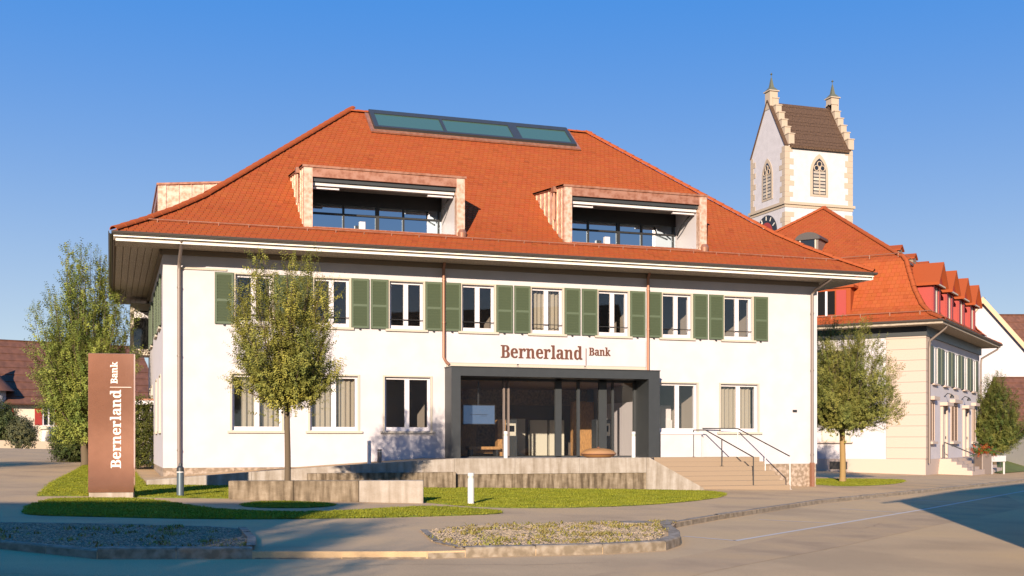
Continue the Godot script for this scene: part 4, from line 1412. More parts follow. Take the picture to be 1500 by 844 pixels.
func tree(called: String, label: String, base: Vector3, p: Dictionary) -> void:
	var rng := RandomNumberGenerator.new()
	rng.seed = p.seed
	var o := thing(called, label, "tree", base, 0.0, p.get("group", ""))
	var H: float = p.height
	var th: float = p.trunk
	var env: Array = p.env
	var r0: float = p.r
	var lean := Vector3(rng.randf_range(-0.05, 0.05), 0, rng.randf_range(-0.05, 0.05))
	if p.get("stem", true):
		var tb := MB.new()
		var pts := []
		var rs := []
		for k in 9:
			var f := k / 8.0
			pts.append(Vector3(0, th * 1.02 * f - 0.05, 0) + lean * f + Vector3(sin(f * 5.0), 0, cos(f * 4.0)) * 0.015)
			rs.append(r0 * lerpf(1.25 if k == 0 else 1.05, 0.85, f))
		tb.tube(pts, rs, 12)
		part(tb, "trunk", p.get("bark", M.bark), o)
	var lb := MB.new()
	lb.tube([lean + Vector3(0, th * 0.98, 0), lean + Vector3(0.03, lerpf(th, H, 0.4), 0), Vector3(0, lerpf(th, H, 0.85), 0.04)], [r0 * 0.8, r0 * 0.45, 0.012], 7)
	var places := []
	var cols := PackedColorArray()
	var f := FastNoiseLite.new()
	f.seed = p.seed
	f.frequency = 0.9
	var c0: Color = p.c0
	var c1: Color = p.c1
	var nb: int = p.branches
	var steep: float = p.get("steep", 0.5)
	var per: float = p.sprays / float(nb)
	for k in nb:
		var az := k * 2.39996 + rng.randf_range(-0.5, 0.5)
		var q := (k + 0.5) / nb
		var h1 := lerpf(env[0].x, H, pow(q, p.get("spread", 0.8)))
		var reach := rng.randf_range(0.55, 1.08)
		if rng.randf() < p.get("wisp", 0.12):
			reach *= 1.22
		var r1 := env_r(env, h1) * reach
		var h0 := maxf(th * 0.97, lerpf(th, h1, lerpf(0.25, 0.05, steep)) - r1 * 0.25)
		h0 = minf(h0, h1 - 0.1)
		var dir := Vector3(cos(az), 0, sin(az))
		var a := lean * (1 - q) + Vector3(0, h0, 0)
		var c := Vector3(0, h1, 0) + dir * r1 + Vector3(rng.randf_range(-0.1, 0.1), 0, rng.randf_range(-0.1, 0.1))
		var b := a + dir * r1 * lerpf(0.5, 0.75, steep) + Vector3(0, (h1 - h0) * lerpf(0.5, 0.28, steep), 0)
		var line := []
		var rad := []
		for j in 6:
			var t := j / 5.0
			line.append(a.lerp(b, t).lerp(b.lerp(c, t), t))
			rad.append(lerpf(maxf(0.012, r0 * 0.28), 0.004, t))
		lb.tube(line, rad, 5)
		var count := int(per * (0.5 + r1 / p.mean_r * 0.6))
		for j in count:
			var t := lerpf(p.get("bare", 0.18), 1.0, pow(rng.randf(), 0.75))
			var pos := a.lerp(b, t).lerp(b.lerp(c, t), t)
			var spread_r: float = p.fluff * (1.15 - 0.8 * t)
			var off := Vector3(rng.randfn(), rng.randfn(), rng.randfn()) * spread_r
			pos += off
			var grow := ((c - b).normalized() * 0.8 + off.normalized() * 0.7 + Vector3(0, 0.4, 0) + Vector3(rng.randfn(), rng.randfn(), rng.randfn()) * 0.35).normalized()
			var bas := Basis(Quaternion(Vector3.UP, grow)) * Basis(Vector3.UP, rng.randf() * TAU)
			var s := rng.randf_range(0.75, 1.25)
			places.append(Transform3D(bas.scaled(Vector3.ONE * s), pos))
			var m := clampf(f.get_noise_3dv(pos) * 0.9 + 0.5 + rng.randf_range(-0.3, 0.3), 0, 1)
			cols.append(c0.lerp(c1, m) * rng.randf_range(0.9, 1.1))
	part(lb, "limbs", p.get("limb_bark", M.bark), o)
	stuff(multi("crown", spray(p.leaf, p.seed), M.leaf, places, cols, o))

func bush(called: String, label: String, category: String, base: Vector3, size: Vector3, count: int, leaf: float, c0: Color, c1: Color, seed_: int, boxy := false) -> void:
	var rng := RandomNumberGenerator.new()
	rng.seed = seed_
	var o := thing(called, label, category, base)
	var places := []
	var cols := PackedColorArray()
	var st := MB.new()
	for k in 7:
		var tip := Vector3(rng.randf_range(-0.35, 0.35) * size.x, size.y * 0.75, rng.randf_range(-0.35, 0.35) * size.z)
		st.tube([Vector3(tip.x * 0.3, -0.05, tip.z * 0.3), tip * Vector3(0.7, 0.5, 0.7), tip], [0.03, 0.02, 0.008], 5)
	part(st, "stems", M.bark, o)
	var f := FastNoiseLite.new()
	f.seed = seed_
	f.frequency = 0.8
	for k in count:
		var d := Vector3(rng.randfn(), rng.randfn(), rng.randfn()).normalized()
		var rr := pow(rng.randf(), 0.35)
		var pos := d * rr * 0.5
		if boxy:
			pos = Vector3(rng.randf_range(-0.5, 0.5), rng.randf_range(-0.5, 0.5), rng.randf_range(-0.5, 0.5))
			d = Vector3(pos.x * 2, 0.3, pos.z * 2).normalized()
		pos *= size * (1.0 + 0.25 * f.get_noise_3dv(d * 2.0))
		pos.y += size.y * 0.5
		if pos.y < 0.02:
			continue
		var grow := (d + Vector3(0, 0.5, 0) + Vector3(rng.randfn(), rng.randfn(), rng.randfn()) * 0.4).normalized()
		places.append(Transform3D((Basis(Quaternion(Vector3.UP, grow)) * Basis(Vector3.UP, rng.randf() * TAU)).scaled(Vector3.ONE * rng.randf_range(0.7, 1.2)), pos))
		cols.append(c0.lerp(c1, rng.randf()) * rng.randf_range(0.8, 1.15))
	stuff(multi("foliage", spray(leaf, seed_), M.leaf, places, cols, o))

func build_plants() -> void:
	tree("street_tree", "small clipped tree with upright shoots before the bank's left windows", W(2.31, -10.24), {"seed": 11, "height": 5.75, "trunk": 2.25, "r": 0.072, "env": [Vector2(2.35, 0.35), Vector2(2.65, 0.85), Vector2(3.1, 1.2), Vector2(3.6, 1.3), Vector2(4.4, 1.16), Vector2(5.2, 0.98), Vector2(5.85, 0.75)], "branches": 95, "sprays": 8200, "leaf": 0.052, "fluff": 0.155, "mean_r": 1.1, "steep": 0.75, "spread": 1.0, "wisp": 0.16, "c0": Color(0.14, 0.155, 0.035), "c1": Color(0.33, 0.29, 0.055), "bark": M.bark})
	tree("corner_tree", "round crowned tree with yellow trunk beside the bank's right corner", W(27.3, 4.3), {"seed": 12, "height": 6.75, "trunk": 2.35, "r": 0.125, "env": [Vector2(2.4, 1.3), Vector2(2.8, 2.35), Vector2(3.6, 2.45), Vector2(4.6, 2.2), Vector2(5.6, 1.7), Vector2(6.75, 0.75)], "branches": 120, "sprays": 11500, "leaf": 0.07, "fluff": 0.22, "mean_r": 1.9, "steep": 0.6, "spread": 0.95, "wisp": 0.14, "c0": Color(0.13, 0.15, 0.035), "c1": Color(0.27, 0.245, 0.055), "bark": M.bark_yellow})
	tree("garden_tree", "tall loose green tree rising behind the brown totem sign", W(-2.45, 11.4), {"seed": 13, "height": 8.6, "trunk": 1.1, "r": 0.16, "env": [Vector2(1.0, 0.8), Vector2(2.0, 1.35), Vector2(3.2, 1.75), Vector2(5.0, 2.1), Vector2(6.3, 1.6), Vector2(7.5, 1.1), Vector2(8.7, 0.65)], "branches": 130, "sprays": 12000, "leaf": 0.085, "fluff": 0.21, "mean_r": 1.8, "steep": 0.7, "spread": 0.85, "wisp": 0.22, "c0": Color(0.12, 0.165, 0.035), "c1": Color(0.27, 0.28, 0.055)})
	tree("roadside_tree", "dense dark green tree at the end of the red-roofed house", W(54.0, 25.9), {"seed": 14, "height": 6.4, "trunk": 1.5, "r": 0.14, "env": [Vector2(1.5, 1.0), Vector2(2.4, 1.9), Vector2(3.6, 1.9), Vector2(4.8, 1.4), Vector2(6.4, 0.4)], "branches": 80, "sprays": 6000, "leaf": 0.10, "fluff": 0.2, "mean_r": 1.5, "steep": 0.6, "spread": 0.9, "c0": Color(0.06, 0.09, 0.02), "c1": Color(0.17, 0.16, 0.035)})
	bush("hedge", "dark clipped hedge against the bank's left side wall", "hedge", W(-0.62, 8.6), Vector3(0.95, 2.5, 1.6), 1500, 0.08, Color(0.04, 0.055, 0.012), Color(0.11, 0.11, 0.02), 51, true)
	bush("shrub", "rounded dark shrub at the foot of the tall loose tree", "shrub", W(-3.1, 16.0, 0.0), Vector3(1.4, 1.3, 1.3), 900, 0.10, Color(0.03, 0.05, 0.012), Color(0.07, 0.08, 0.02), 52)
	bush("shrub", "big dark green shrub in front of the brown-roofed house", "shrub", W(-8.4, 46.8, -0.1), Vector3(2.2, 2.7, 2.0), 1400, 0.14, Color(0.04, 0.06, 0.02), Color(0.10, 0.11, 0.035), 53)
	bush("shrub", "small round olive shrub by the white porch", "shrub", W(-6.95, 45.4, -0.1), Vector3(1.4, 1.7, 1.4), 1000, 0.13, Color(0.05, 0.06, 0.03), Color(0.13, 0.12, 0.05), 54)
	# trees behind the photographer whose crowns shade the street in front
	for a in [[-12.3, -42.5, 8.4, 61, "tall street tree across the road, standing beside the old house"], [-17.2, -8.5, 7.6, 62, "street tree by the side street, left of the totem sign"], [-23.5, 6.0, 8.2, 63, "street tree farther along the side street, left of the garden tree"]]:
		tree("shade_tree", a[4], W(a[0], a[1], -0.1), {"seed": a[3], "height": a[2], "trunk": 2.6, "r": 0.22, "env": [Vector2(2.6, 1.2), Vector2(3.8, 2.7), Vector2(a[2] * 0.6, 3.0), Vector2(a[2] * 0.8, 2.3), Vector2(a[2], 0.8)], "branches": 110, "sprays": 5200, "leaf": 0.14, "fluff": 0.3, "mean_r": 2.2, "steep": 0.5, "spread": 0.9, "c0": Color(0.05, 0.075, 0.02), "c1": Color(0.15, 0.15, 0.035), "group": "trees across the road"})

# ---------------------------------------------------------------- church tower
func arch(w: float, h: float) -> PackedVector2Array:
	var p := PackedVector2Array([Vector2(-w / 2, 0), Vector2(w / 2, 0)])
	var spring := h - w * 0.95
	for k in 9:
		var a := lerpf(0.0, PI / 3, k / 8.0)
		p.append(Vector2(-w / 2 + w * cos(a), spring + w * sin(a) * 1.09))
	for k in range(7, -1, -1):
		var a := lerpf(0.0, PI / 3, k / 8.0)
		p.append(Vector2(w / 2 - w * cos(a), spring + w * sin(a) * 1.09))
	return p

func build_tower() -> void:
	var C := thing("church_tower", "white church tower with stepped gables, dark saddle roof and pinnacles", "tower", Vector3(58.26, 0, -58.27))
	var wu := 7.4
	var wv := 6.2
	bpart(Vector3(0, 0, -wv), Vector3(wu, 29.5, 0), "wall", M.white_wall, C)
	# string course
	bpart(Vector3(-0.2, 23.95, -wv - 0.2), Vector3(wu + 0.2, 24.2, 0.2), "string_course", M.sandstone, C)
	bpart(Vector3(-0.06, 23.7, -wv - 0.06), Vector3(wu + 0.06, 23.948, 0.06), "string_course", M.sandstone, C)
	var rng := RandomNumberGenerator.new()
	rng.seed = 8
	for corner in [[0, 0], [wu, 0], [0, -wv]]:
		var y := 18.0
		var k := 0
		while y < 29.3:
			var h := minf(rng.randf_range(0.45, 0.62), 29.48 - y)
			if y < 24.2 and y + h > 23.7:
				y = 24.21
				continue
			var la := rng.randf_range(0.75, 1.0) if k % 2 else rng.randf_range(0.45, 0.6)
			var lb := rng.randf_range(0.75, 1.0) if k % 2 == 0 else rng.randf_range(0.45, 0.6)
			var x0: float = -0.03 if corner[0] == 0 else wu - la
			var x1: float = la if corner[0] == 0 else wu + 0.03
			var z0: float = -lb if corner[1] == 0 else -wv - 0.03
			var z1: float = 0.03 if corner[1] == 0 else -wv + lb
			bpart(Vector3(x0, y, z0), Vector3(x1, y + h - 0.012, z1), "quoin", M.sandstone, C)
			y += h
			k += 1
	# belfry windows
	for face in [0, 1]:
		var t := Transform3D(Basis(), Vector3(3.7, 25.0, 0)) if face == 0 else Transform3D(Basis(Vector3.UP, -PI / 2), Vector3(0, 25.0, -wv / 2))
		var wn := node("belfry_window", C, t)
		var s := MB.new()
		s.slab(Vector3(0, -0.12, 0.05), Vector3.RIGHT, Vector3.UP, arch(1.95, 4.05), 0.06)
		part(s, "surround", M.sandstone, wn)
		var g := MB.new()
		g.slab(Vector3(0, 0.06, 0.056), Vector3.RIGHT, Vector3.UP, arch(1.42, 3.45), 0.02)
		part(g, "opening", M.dark_glass, wn)
		for k in 7:
			bpart(Vector3(-0.64, 0.12 + k * 0.32, 0.06), Vector3(0.64, 0.34 + k * 0.32, 0.075), "louvre", M.surround if k % 3 == 1 else M.room, wn)
		bpart(Vector3(-0.05, 0.06, 0.06), Vector3(0.05, 2.7, 0.12), "mullion", M.sandstone, wn)
		var tr := MB.new()
		for q in [Vector2(-0.33, 2.55), Vector2(0.33, 2.55), Vector2(0.0, 2.95)]:
			var ring := []
			for k in 13:
				ring.append(Vector3(q.x + 0.25 * cos(TAU * k / 12), q.y + 0.25 * sin(TAU * k / 12), 0.09))
			tr.tube(ring, [0.05], 5)
		part(tr, "tracery", M.sandstone, wn)
	# clock
	var ck := node("clock_face", C, Transform3D(Basis(Vector3.UP, -PI / 2), Vector3(0, 21.6, -wv / 2 - 0.1)))
	var disc := MB.new()
	var dp := PackedVector2Array()
	for k in 32:
		dp.append(Vector2(cos(TAU * k / 32), sin(TAU * k / 32)) * 1.85)
	disc.slab(Vector3(0, 0, 0.08), Vector3.RIGHT, Vector3.UP, dp, 0.08)
	part(disc, "dial", M.clock, ck)
	for k in 12:
		var h := MB.new()
		var a := TAU * k / 12
		h.obox(Transform3D(Basis(Vector3.BACK, a), Vector3(-sin(a) * 1.55, cos(a) * 1.55, 0.09)), Vector3(0.1, 0.38, 0.03))
		part(h, "hour_mark", M.letter_cream, ck)
	var c2 := MB.new()
	var ip := PackedVector2Array()
	for k in 24:
		ip.append(Vector2(cos(TAU * k / 24), sin(TAU * k / 24)) * 1.15)
	c2.slab(Vector3(0, 0, 0.1), Vector3.RIGHT, Vector3.UP, ip, 0.02)
	part(c2, "inner_dial", M.red_paint, ck)
	for a in [0.6, 2.4]:
		var h := MB.new()
		h.obox(Transform3D(Basis(Vector3.BACK, a), Vector3(-sin(a) * 0.7, cos(a) * 0.7, 0.12)), Vector3(0.12, 1.5, 0.03))
		part(h, "hand", M.letter_cream, ck)
	# saddle roof and gables
	var mid := -wv / 2
	var rf := MB.new()
	rf.slab(Vector3(0.5, 0, 0), Vector3(0, 0, -1), Vector3(0, 1, 0), PackedVector2Array([Vector2(-0.25, 29.4), Vector2(-0.2, 29.3), Vector2(wv + 0.2, 29.3), Vector2(wv + 0.25, 29.4), Vector2(wv / 2, 34.2)]), 0.0)
	var r1 := [Vector3(0.5, 29.42, 0.28), Vector3(wu - 0.5, 29.42, 0.28), Vector3(wu - 0.5, 34.3, mid), Vector3(0.5, 34.3, mid)]
	rf.quad(r1[0], r1[1], r1[2], r1[3])
	rf.quad(Vector3(wu - 0.5, 29.42, -wv - 0.28), Vector3(0.5, 29.42, -wv - 0.28), r1[3], r1[2])
	rf.quad(r1[0] + Vector3(0, -0.2, 0), r1[1] + Vector3(0, -0.2, 0), r1[1], r1[0])
	part(rf, "roof", M.tower_tiles, C)
	# tile courses as thin proud rows
	var rows := node("roof_courses", C)
	for k in 14:
		var f0 := (k + 0.1) / 14.0
		var m := MB.new()
		var pos: Vector3 = r1[0].lerp(r1[3], f0)
		var d: Vector3 = (r1[3] - r1[0]).normalized()
		m.obox(Transform3D(Basis(Vector3.RIGHT, d, Vector3.RIGHT.cross(d)), pos + Vector3(wu / 2 - 0.5, 0, 0) + d * 0.2), Vector3(wu - 1.0, 0.40, 0.05 + 0.03 * (k % 3)))
		part(m, "tile_course", M.tower_tiles, rows)
	for s in [0, 1]:
		var x0 := 0.0 if s == 0 else wu - 0.55
		var g := node("stepped_gable", C)
		var tri := MB.new()
		tri.slab(Vector3(x0 + 0.55, 0, 0), Vector3(0, 0, -1), Vector3(0, 1, 0), PackedVector2Array([Vector2(0, 29.5), Vector2(wv, 29.5), Vector2(wv / 2, 34.4)]), 0.5)
		part(tri, "gable_wall", M.white_wall, g)
		for side in [0, 1]:
			for k in 6:
				var za := wv / 2 * k / 6.0
				var zb := wv / 2 * (k + 1.15) / 6.0
				var top := 29.5 + 4.9 * (k + 1) / 6.0 + 0.22
				var q0 := -zb if side == 0 else -wv + za
				var q1 := -za if side == 0 else -wv + zb
				if side == 0 and k == 0:
					q1 += 0.15
				var sx := x0 + 0.30 if s == 0 else x0 + 0.0
				bpart(Vector3(sx, top - 0.95, q0), Vector3(sx + 0.62, top, q1), "step_stone", M.sandstone, g)
				bpart(Vector3(sx - 0.05, top, q0 - 0.04), Vector3(sx + 0.68, top + 0.09, q1 + 0.06), "step_coping", M.sandstone, g)
			var edge := MB.new()
			var sg := 1.0 if side == 0 else -1.0
			var e0 := Vector3(x0 + 0.14, 29.45, 0.06 if side == 0 else -wv - 0.06)
			var e1 := Vector3(x0 + 0.14, 34.5, mid + 0.02 * sg)
			var ed := (e1 - e0).normalized()
			edge.obox(Transform3D(Basis(Vector3.RIGHT, ed, Vector3.RIGHT.cross(ed)), (e0 + e1) / 2), Vector3(0.42, e0.distance_to(e1), 0.10))
			part(edge, "verge_coping", M.tower_tiles, g)
		var pn := node("pinnacle", C)
		bpart(Vector3(x0 + 0.0, 33.6, mid - 0.45), Vector3(x0 + 0.85, 35.3, mid + 0.45), "shaft", M.sandstone, pn)
		bpart(Vector3(x0 - 0.12, 35.3, mid - 0.58), Vector3(x0 + 0.97, 35.4, mid + 0.58), "cornice", M.sandstone, pn)
		var sp := MB.new()
		var cx := x0 + 0.425
		for k in [[0.55, 35.4, 0.2, 35.8], [0.2, 35.8, 0.05, 36.7]]:
			for j in 4:
				var wa := PI / 4 + PI / 2 * j
				var wb := wa + PI / 2
				var A := Vector3(cx + cos(wa) * k[0] * 1.3, k[1], mid - sin(wa) * k[0] * 1.3)
				var Bq := Vector3(cx + cos(wb) * k[0] * 1.3, k[1], mid - sin(wb) * k[0] * 1.3)
				var Cq := Vector3(cx + cos(wb) * k[2] * 1.3, k[3], mid - sin(wb) * k[2] * 1.3)
				var Dq := Vector3(cx + cos(wa) * k[2] * 1.3, k[3], mid - sin(wa) * k[2] * 1.3)
				sp.quad(A, Bq, Cq, Dq)
		sp.tube([Vector3(cx, 36.6, mid), Vector3(cx, 37.2, mid)], [0.03], 5)
		sp.lathe(Vector3(cx, 37.05, mid), [Vector2(0, -0.13), Vector2(0.13, 0), Vector2(0, 0.13)], 8)
		part(sp, "spire", M.spire, pn)

# ---------------------------------------------------------------- neighbouring house with red mansard roof
func plain_window(parent: Node, t: Transform3D, w: float, h: float, frame: Material, glass: Material, bars := true) -> Node3D:
	var o := node("window", parent, t)
	bpart(Vector3(0, 0, 0.004), Vector3(w, h, 0.02), "pane", glass, o)
	var f := MB.new()
	var s := 0.07
	f.box(Vector3(-s, -s, 0.002), Vector3(0, h + s, 0.05))
	f.box(Vector3(w, -s, 0.002), Vector3(w + s, h + s, 0.05))
	f.box(Vector3(0, -s, 0.002), Vector3(w, 0, 0.05))
	f.box(Vector3(0, h, 0.002), Vector3(w, h + s, 0.05))
	if bars:
		f.box(Vector3(w / 2 - 0.05, 0, 0.02), Vector3(w / 2 + 0.05, h, 0.045))
	part(f, "frame", frame, o)
	return o

func build_neighbour() -> void:
	var a := Vector2(0.765, 0.644)
	var N := thing("mansard_house", "white house with red mansard roof and gabled red dormers", "house", Vector3(40.46, 0, -15.74), atan2(a.y, a.x))
	var wx := 17.0
	var wz := 15.6
	var g0 := -0.6
	bpart(Vector3(0, g0, -wz), Vector3(wx, 8.0, 0), "wall", M.white_wall, N)
	bpart(Vector3(-0.05, g0, -wz), Vector3(wx + 0.05, 0.72, 0.05), "base_course", M.cream_stone, N)
	# rusticated corner strip in courses
	var y := 0.75
	while y < 7.4:
		bpart(Vector3(-0.07, y, -2.05), Vector3(0.9, y + 0.585, 0.07), "corner_course", M.cream_stone, N)
		y += 0.60
	bpart(Vector3(-0.12, 7.45, -wz), Vector3(wx + 0.12, 7.98, 0.12), "frieze", M.anthracite, N)
	# eaves
	var ov := 1.15
	bpart(Vector3(-ov, 7.98, -wz - ov), Vector3(wx + ov, 8.08, ov), "soffit", M.soffit, N)
	var gt := MB.new()
	gutter_run(gt, Vector3(-ov - 0.05, 8.2, -wz - ov), Vector3(-ov - 0.05, 8.2, ov + 0.05), 0.1)
	gutter_run(gt, Vector3(-ov - 0.05, 8.2, ov + 0.05), Vector3(wx + ov + 0.05, 8.2, ov + 0.05), 0.1)
	gt.box(Vector3(-ov - 0.02, 8.08, -wz - ov), Vector3(wx + ov + 0.02, 8.16, ov + 0.02))
	part(gt, "gutter", M.gutter, N)
	# roof
	var pr := [Vector2(0, 8.18), Vector2(0.7, 8.52), Vector2(1.35, 9.15), Vector2(1.85, 10.1), Vector2(2.2, 11.1), Vector2(2.4, 11.75), Vector2(2.55, 11.95), Vector2(8.95, 16.5)]
	var R := node("roof", N)
	var base := Color(0.355, 0.084, 0.028)
	stuff(part(tile_field(Vector3(-ov, 0, -wz - ov), Vector3(0, 0, 1), Vector3(1, 0, 0), wz + 2 * ov, pr, 1.0, 1.0, 0.26, 0.24, base, [], 71), "side_tiles", M.tile, R))
	stuff(part(tile_field(Vector3(-ov, 0, ov), Vector3(1, 0, 0), Vector3(0, 0, -1), wx + 2 * ov, pr, 1.0, 1.0, 0.26, 0.24, base, [], 72), "front_tiles", M.tile, R))
	stuff(part(tile_field(Vector3(wx + ov, 0, ov), Vector3(0, 0, -1), Vector3(-1, 0, 0), wz + 2 * ov, pr, 1.0, 1.0, 0.5, 0.5, base, [], 73), "side_tiles", M.tile, R))
	stuff(part(tile_field(Vector3(wx + ov, 0, -wz - ov), Vector3(-1, 0, 0), Vector3(0, 0, 1), wx + 2 * ov, pr, 1.0, 1.0, 0.5, 0.5, base, [], 74), "rear_tiles", M.tile, R))
	cap_line(R, hip_points(1.0, Vector3(-ov, 0, ov), Vector3(1, 0, 0), Vector3(0, 0, -1), pr), "hip_tile", M.hip, 1.3)
	cap_line(R, hip_points(1.0, Vector3(wx + ov, 0, ov), Vector3(-1, 0, 0), Vector3(0, 0, -1), pr), "hip_tile", M.hip, 1.3)
	cap_line(R, hip_points(1.0, Vector3(-ov, 0, -wz - ov), Vector3(1, 0, 0), Vector3(0, 0, 1), pr), "hip_tile", M.hip, 1.3)
	# snow rails: at the break and above the eave
	for q in [[2.75, 12.2], [0.75, 8.65]]:
		var sr := MB.new()
		var i: float = q[0] - ov
		sr.tube([Vector3(i, q[1] + 0.12, -wz - ov + q[0]), Vector3(i, q[1] + 0.12, ov - q[0]), Vector3(wx - i, q[1] + 0.12, ov - q[0])], [0.022], 6)
		var zz := -wz + 1.0
		while zz < -i:
			sr.box(Vector3(i - 0.03, q[1] - 0.1, zz), Vector3(i + 0.03, q[1] + 0.13, zz + 0.05))
			zz += 1.6
		part(sr, "snow_rail", M.copper_pipe, R)
	# break cornice on the front
	bpart(Vector3(1.3, 11.62, -1.42), Vector3(wx - 1.3, 11.74, -1.12), "break_cornice", M.gutter, R)
	# window set in the left mansard slope with red shutter
	var mw := node("mansard_window", N, Transform3D(Basis(Vector3.UP, -PI / 2), Vector3(-0.1, 8.6, -5.9)))
	bpart(Vector3(-0.15, 0, -1.2), Vector3(1.9, 1.75, 0.0), "dormer_body", M.mansard_flat, mw)
	bpart(Vector3(-0.35, 1.75, -1.4), Vector3(2.1, 1.9, 0.12), "dormer_roof", M.mansard_flat, mw)
	bpart(Vector3(0.05, 0.18, 0.002), Vector3(1.02, 1.6, 0.03), "pane", M.dark_glass, mw)
	bpart(Vector3(0.48, 0.18, 0.03), Vector3(0.60, 1.6, 0.06), "mullion", M.white_trim, mw)
	bpart(Vector3(-0.06, 0.1, 0.002), Vector3(0.05, 1.66, 0.06), "frame", M.white_trim, mw)
	bpart(Vector3(-0.1, 0.08, 0.002), Vector3(1.7, 0.17, 0.12), "sill", M.white_trim, mw)
	bpart(Vector3(1.10, 0.18, 0.002), Vector3(1.66, 1.62, 0.06), "shutter", M.red_paint, mw)
	# small arched metal dormer high on the left slope
	var ad := node("arched_dormer", N, Transform3D(Basis(Vector3.UP, -PI / 2), Vector3(2.1, 12.75, -7.1)))
	var ab := MB.new()
	var ap := PackedVector2Array([Vector2(-0.62, 0), Vector2(0.62, 0)])
	for k in 9:
		var w := PI * k / 8.0
		ap.append(Vector2(0.62 * cos(w), 0.85 + 0.3 * sin(w)))
	ab.slab(Vector3(0, 0, 0), Vector3.RIGHT, Vector3.UP, ap, 2.0)
	part(ab, "hood", M.pipe_grey, ad)
	bpart(Vector3(-0.42, 0.1, 0.003), Vector3(0.42, 0.85, 0.02), "pane", M.dark_glass, ad)
	var fr := MB.new()
	fr.box(Vector3(-0.5, 0.05, 0.003), Vector3(-0.42, 0.92, 0.05))
	fr.box(Vector3(0.42, 0.05, 0.003), Vector3(0.5, 0.92, 0.05))
	fr.box(Vector3(-0.42, 0.85, 0.003), Vector3(0.42, 0.92, 0.05))
	part(fr, "frame", M.surround, ad)
	var hood := MB.new()
	var hp := PackedVector2Array()
	for k in 13:
		var w := PI * k / 12.0
		hp.append(Vector2(0.74 * cos(w), 0.86 + 0.42 * sin(w)))
	hood.slab(Vector3(0, 0, 0.14), Vector3.RIGHT, Vector3.UP, hp, 0.12)
	hood.slab(Vector3(0, 0.03, 0.02), Vector3.RIGHT, Vector3.UP, hp, 2.1)
	part(hood, "roof_sheet", M.gutter, ad)
	# eyebrow dormers on the upper front slope
	for k in 3:
		var t := at(3.4 + 3.6 * k, 12.4, -2.05)
		var e := node("eyebrow_dormer", N, t.scaled_local(Vector3.ONE * 0.7))
		var eb := MB.new()
		eb.slab(Vector3.ZERO, Vector3.RIGHT, Vector3.UP, PackedVector2Array([Vector2(-0.6, -0.2), Vector2(0.6, -0.2), Vector2(0.5, 0.5), Vector2(0, 0.8), Vector2(-0.5, 0.5)]), 1.6)
		part(eb, "body", M.soffit_beam, e)
		var er := MB.new()
		er.slab(Vector3(0, 0, 0.15), Vector3.RIGHT, Vector3.UP, PackedVector2Array([Vector2(-0.7, 0.42), Vector2(0, 0.82), Vector2(0.7, 0.42), Vector2(0.7, 0.54), Vector2(0, 0.96), Vector2(-0.7, 0.54)]), 1.8)
		part(er, "roof", M.mansard_flat, e)
	# gabled dormers with red shutters along the front mansard
	for k in 4:
		var t := at(2.6 + 3.75 * k, 8.75, 0.05)
		var d := node("gabled_dormer", N, t)
		bpart(Vector3(-1.0, 0, -1.6), Vector3(1.0, 1.75, 0.0), "body", M.red_paint, d)
		bpart(Vector3(-0.42, 0.2, 0.002), Vector3(0.42, 1.6, 0.03), "pane", M.dark_glass, d)
		bpart(Vector3(-0.05, 0.2, 0.03), Vector3(0.05, 1.6, 0.06), "mullion", M.surround, d)
		for s in [-1, 1]:
			bpart(Vector3(s * 0.72 - 0.24, 0.15, 0.002), Vector3(s * 0.72 + 0.24, 1.65, 0.07), "shutter", M.red_paint, d)
		var gr := MB.new()
		gr.slab(Vector3(0, 0, 0.45), Vector3.RIGHT, Vector3.UP, PackedVector2Array([Vector2(-1.25, 1.62), Vector2(0, 2.85), Vector2(1.25, 1.62), Vector2(1.25, 1.78), Vector2(0, 3.02), Vector2(-1.25, 1.78)]), 2.9)
		part(gr, "roof", M.mansard_flat, d)
		var gb := MB.new()
		gb.slab(Vector3(0, 0, 0.2), Vector3.RIGHT, Vector3.UP, PackedVector2Array([Vector2(-1.1, 1.72), Vector2(1.1, 1.72), Vector2(0, 2.8)]), 0.15)
		part(gb, "gable", M.red_paint, d)
		bpart(Vector3(-1.15, 1.66, 0.2), Vector3(1.15, 1.74, 0.32), "bargeboard", M.surround, d)
	# front facade: upper windows with dark shutters
	for k in 5:
		var x := 1.9 + 3.05 * k
		plain_window(N, at(x, 5.0, 0), 1.15, 1.95, M.white_trim, M.dark_glass)
		bpart(Vector3(x - 0.1, 4.86, 0.0), Vector3(x + 1.25, 4.94, 0.16), "sill", M.cream_stone, N)
		for s in [0, 1]:
			var sx := x - 0.78 if s == 0 else x + 1.22
			bpart(Vector3(sx, 4.95, 0.02), Vector3(sx + 0.68, 7.0, 0.09), "shutter", M.dark_green, N)
	# lower windows and doors with stone heads
	for q in [[1.3, 1.0, 1.75, 2.1], [7.2, 1.9, 1.75, 2.1], [14.2, 1.0, 1.75, 2.1]]:
		plain_window(N, at(q[0], q[2], 0), q[1], q[3], M.cream_stone, M.room_brown)
		bpart(Vector3(q[0] - 0.25, q[2] + q[3] + 0.15, 0.0), Vector3(q[0] + q[1] + 0.25, q[2] + q[3] + 0.35, 0.3), "cornice", M.cream_stone, N)
		bpart(Vector3(q[0] - 0.2, q[2] - 0.2, 0.0), Vector3(q[0] + q[1] + 0.2, q[2] - 0.06, 0.2), "sill", M.cream_stone, N)
